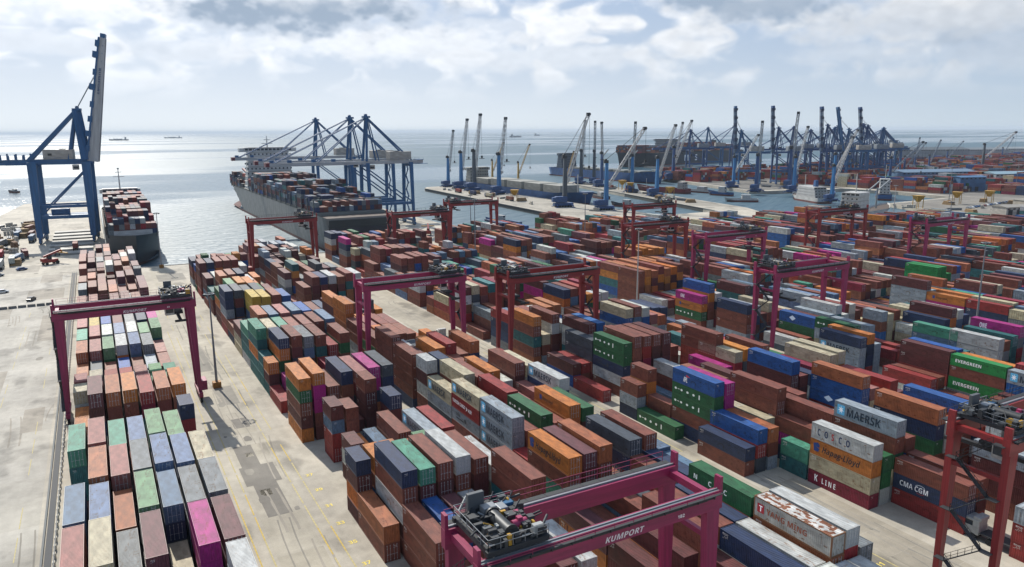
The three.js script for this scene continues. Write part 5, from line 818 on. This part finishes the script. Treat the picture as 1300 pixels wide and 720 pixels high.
// ---- goods and traffic on the piers and lanes
{
  const R = rng(4711), goods = [['timber_stack', 'pale timber stack'], ['steel_coil_row', 'row of dark steel coils'], ['crate_pile', 'pile of brown crates'], ['bag_heap', 'heap of white bulk bags'], ['pipe_bundle', 'bundle of grey pipes'], ['hopper', 'yellow loading hopper']];
  const spot = (kind, x, z, turn, where) => {
    const [n, lab] = goods[kind], t = thing(n, `${lab} ${where}`, 'cargo', [x, 0, z], turn, 'goods lying on the piers');
    if (kind === 0) for (let k = 0; k < 3; k++) mesh('timber_layer', [BOX(9 - k, 0.9, 4, 0, 0.5 + k * 1.0, 0)], paint('#a98d63', 0.85), t);
    if (kind === 1) for (let k = 0; k < 6; k++) mesh('steel_coil', [CYL(0.9, 1.6, -5 + k * 2, 0.9, 0, 'z', 14)], paint('#5d646b', 0.5), t);
    if (kind === 2) for (let k = 0; k < 7; k++) mesh('crate', [BOX(2.2, 1.8, 2.2, -4 + (k % 4) * 2.5, 0.9 + Math.floor(k / 4) * 1.82, 0)], paint('#7c5b3c', 0.85), t);
    if (kind === 3) for (let k = 0; k < 8; k++) mesh('bulk_bag', [RBOX(1.5, 1.4, 1.5, 0.3, -4 + (k % 5) * 1.7, 0.7 + Math.floor(k / 5) * 1.42, 0)], paint('#c6c3b9', 0.9), t);
    if (kind === 4) for (let k = 0; k < 6; k++) mesh('pipe', [CYL(0.45, 11, 0, 0.45 + Math.floor(k / 4) * 0.8, -1.4 + (k % 4) * 0.95, 'x', 10)], paint('#767d82', 0.5), t);
    if (kind === 5) { mesh('funnel_bin', [TAPER(2, 2, 7, 7, 5, 0, 5, 0)], YELLOWP, t); for (const a of [-2.6, 2.6]) for (const b of [-2.6, 2.6]) mesh('leg', [BEAM([a, 0, b], [a, 9, b], 0.4, 0.4)], YELLOWP, t); }
  };
  for (let i = 0; i < 40; i++) spot(i % 5, -62 + R() * 22 + (i % 3) * 2, -395 - i * 5.6 - R() * 4, R() * 3, 'along the outer edge of the apron');
  for (let i = 0; i < 12; i++) lorry(-34 - R() * 20, -380 - i * 17 - R() * 6, 1.57 + (R() - 0.5) * 0.5, ['#d0d0cc', '#b03a30', '#2b5f98', '#8b9298'][i % 4], 'hbwdm'[i % 5], 'lorry with container among goods at the outer apron');
  const where = ['on the long crane pier', 'on the second pier', 'at the far terminal corner', 'near the inner basin'];
  for (let i = 0; i < 54; i++) { const g = i % 4, u = R(); const [x, z] = g === 0 ? [322 + R() * 20 + u * 8, -480 - u * 270] : g === 1 ? [440 + u * 62 + R() * 16, -470 - u * 270] : g === 2 ? [640 + R() * 120, -570 - R() * 170] : [560 + R() * 110, -330 - R() * 60 + 20]; spot(Math.floor(R() * 6), x, z, R() * 3, where[g]); }
  const paintsT = ['#d0d0cc', '#b03a30', '#2b5f98', '#c7a23a', '#8b9298'];
  for (let i = 0; i < 16; i++) { const u = R(), l = i % 4, [x, z, tn] = l === 0 ? [326 + R() * 6, -500 - u * 240, 1.5] : l === 1 ? [448 + u * 58, -480 - u * 250, 1.35] : l === 2 ? [150 + 8 + R() * 40, -410 - u * 200, 1.57] : [152.5 + R() * 4, -110 - u * 220, 1.57]; lorry(x, z, tn, paintsT[i % 5], 'bwcnr'[i % 5], ['lorry with container on the long crane pier', 'lorry with container on the second pier', 'lorry with container on the quay of the lowered cranes', 'lorry with container in the lane before the fifth block'][l]); }
  for (const [x, z, tn, L, lab] of [[400, -520, 0.3, 24, 'small dark workboat between the two piers'], [432, -600, -0.2, 30, 'white harbour boat between the two piers'], [520, -500, 0.9, 28, 'blue fishing boat off the inner quay'], [560, -600, 0.2, 34, 'dark coaster moored at the second pier side'], [640, -500, -1.1, 26, 'small white boat near the tug-like ship'], [600, -440, -1.2, 22, 'low white launch tied in the inner basin'], [250, -470, 0.4, 20, 'pilot boat in the open basin beside the pier']]) { const t = ship(lab, x, z, tn, L, L * 0.28, 2.8, [shipDark, shipWhite, shipBlue][Math.round(L) % 3], { sheer: 1.5, rake: 2, cat: 'boat' }); house(t, L * 0.18, 4, L * 0.28, L * 0.12, 2.4, shipWhite, { floors: 2 }); mesh('mast', [ROD([0, 5, 0], [0, 12, 0], 0.15, 6)], WHITE, t); }
}
// ---------------------------------------------------------------- all other containers: one mass
{
  const rest = boxes.filter((b) => !single.has(b)).concat(farBoxes);
  const parts = [], far = containerGeos(CL40, 20);
  for (const k of ['frame', 'wallL', 'wallR', 'front', 'roof', 'doorL', 'doorR', 'barL', 'barR']) parts.push(far[k]);
  const m = new THREE.InstancedMesh(merge(parts), std('#ffffff', 0.68, 0, { map: PAINT[1] }), rest.length), M4 = new THREE.Matrix4(), q = new THREE.Quaternion(), col = new THREE.Color(), R = rng(31);
  rest.forEach((b, i) => {
    q.setFromAxisAngle(V(0, 1, 0), (b.rot || 0) + (b.turn ? Math.PI : 0));
    M4.compose(V(b.x, b.y, b.z), q, V(1, boxH(b) / CH, b.L / CL40)); m.setMatrixAt(i, M4);
    col.set(PAL[b.col][1]).offsetHSL((R() - 0.5) * 0.02, (R() - 0.5) * 0.1, (R() - 0.5) * 0.05); m.setColorAt(i, col);
  });
  m.name = 'stacked_containers'; m.userData = { kind: 'stuff', label: 'mass of further stacked shipping containers in all colours', category: 'containers' }; m.castShadow = m.receiveShadow = true; scene.add(m);
  console.log('instanced', rest.length);
}
scene.fog = new THREE.FogExp2('#c4d0da', 0.000045);   // sea haze
renderer.render(scene, camera);
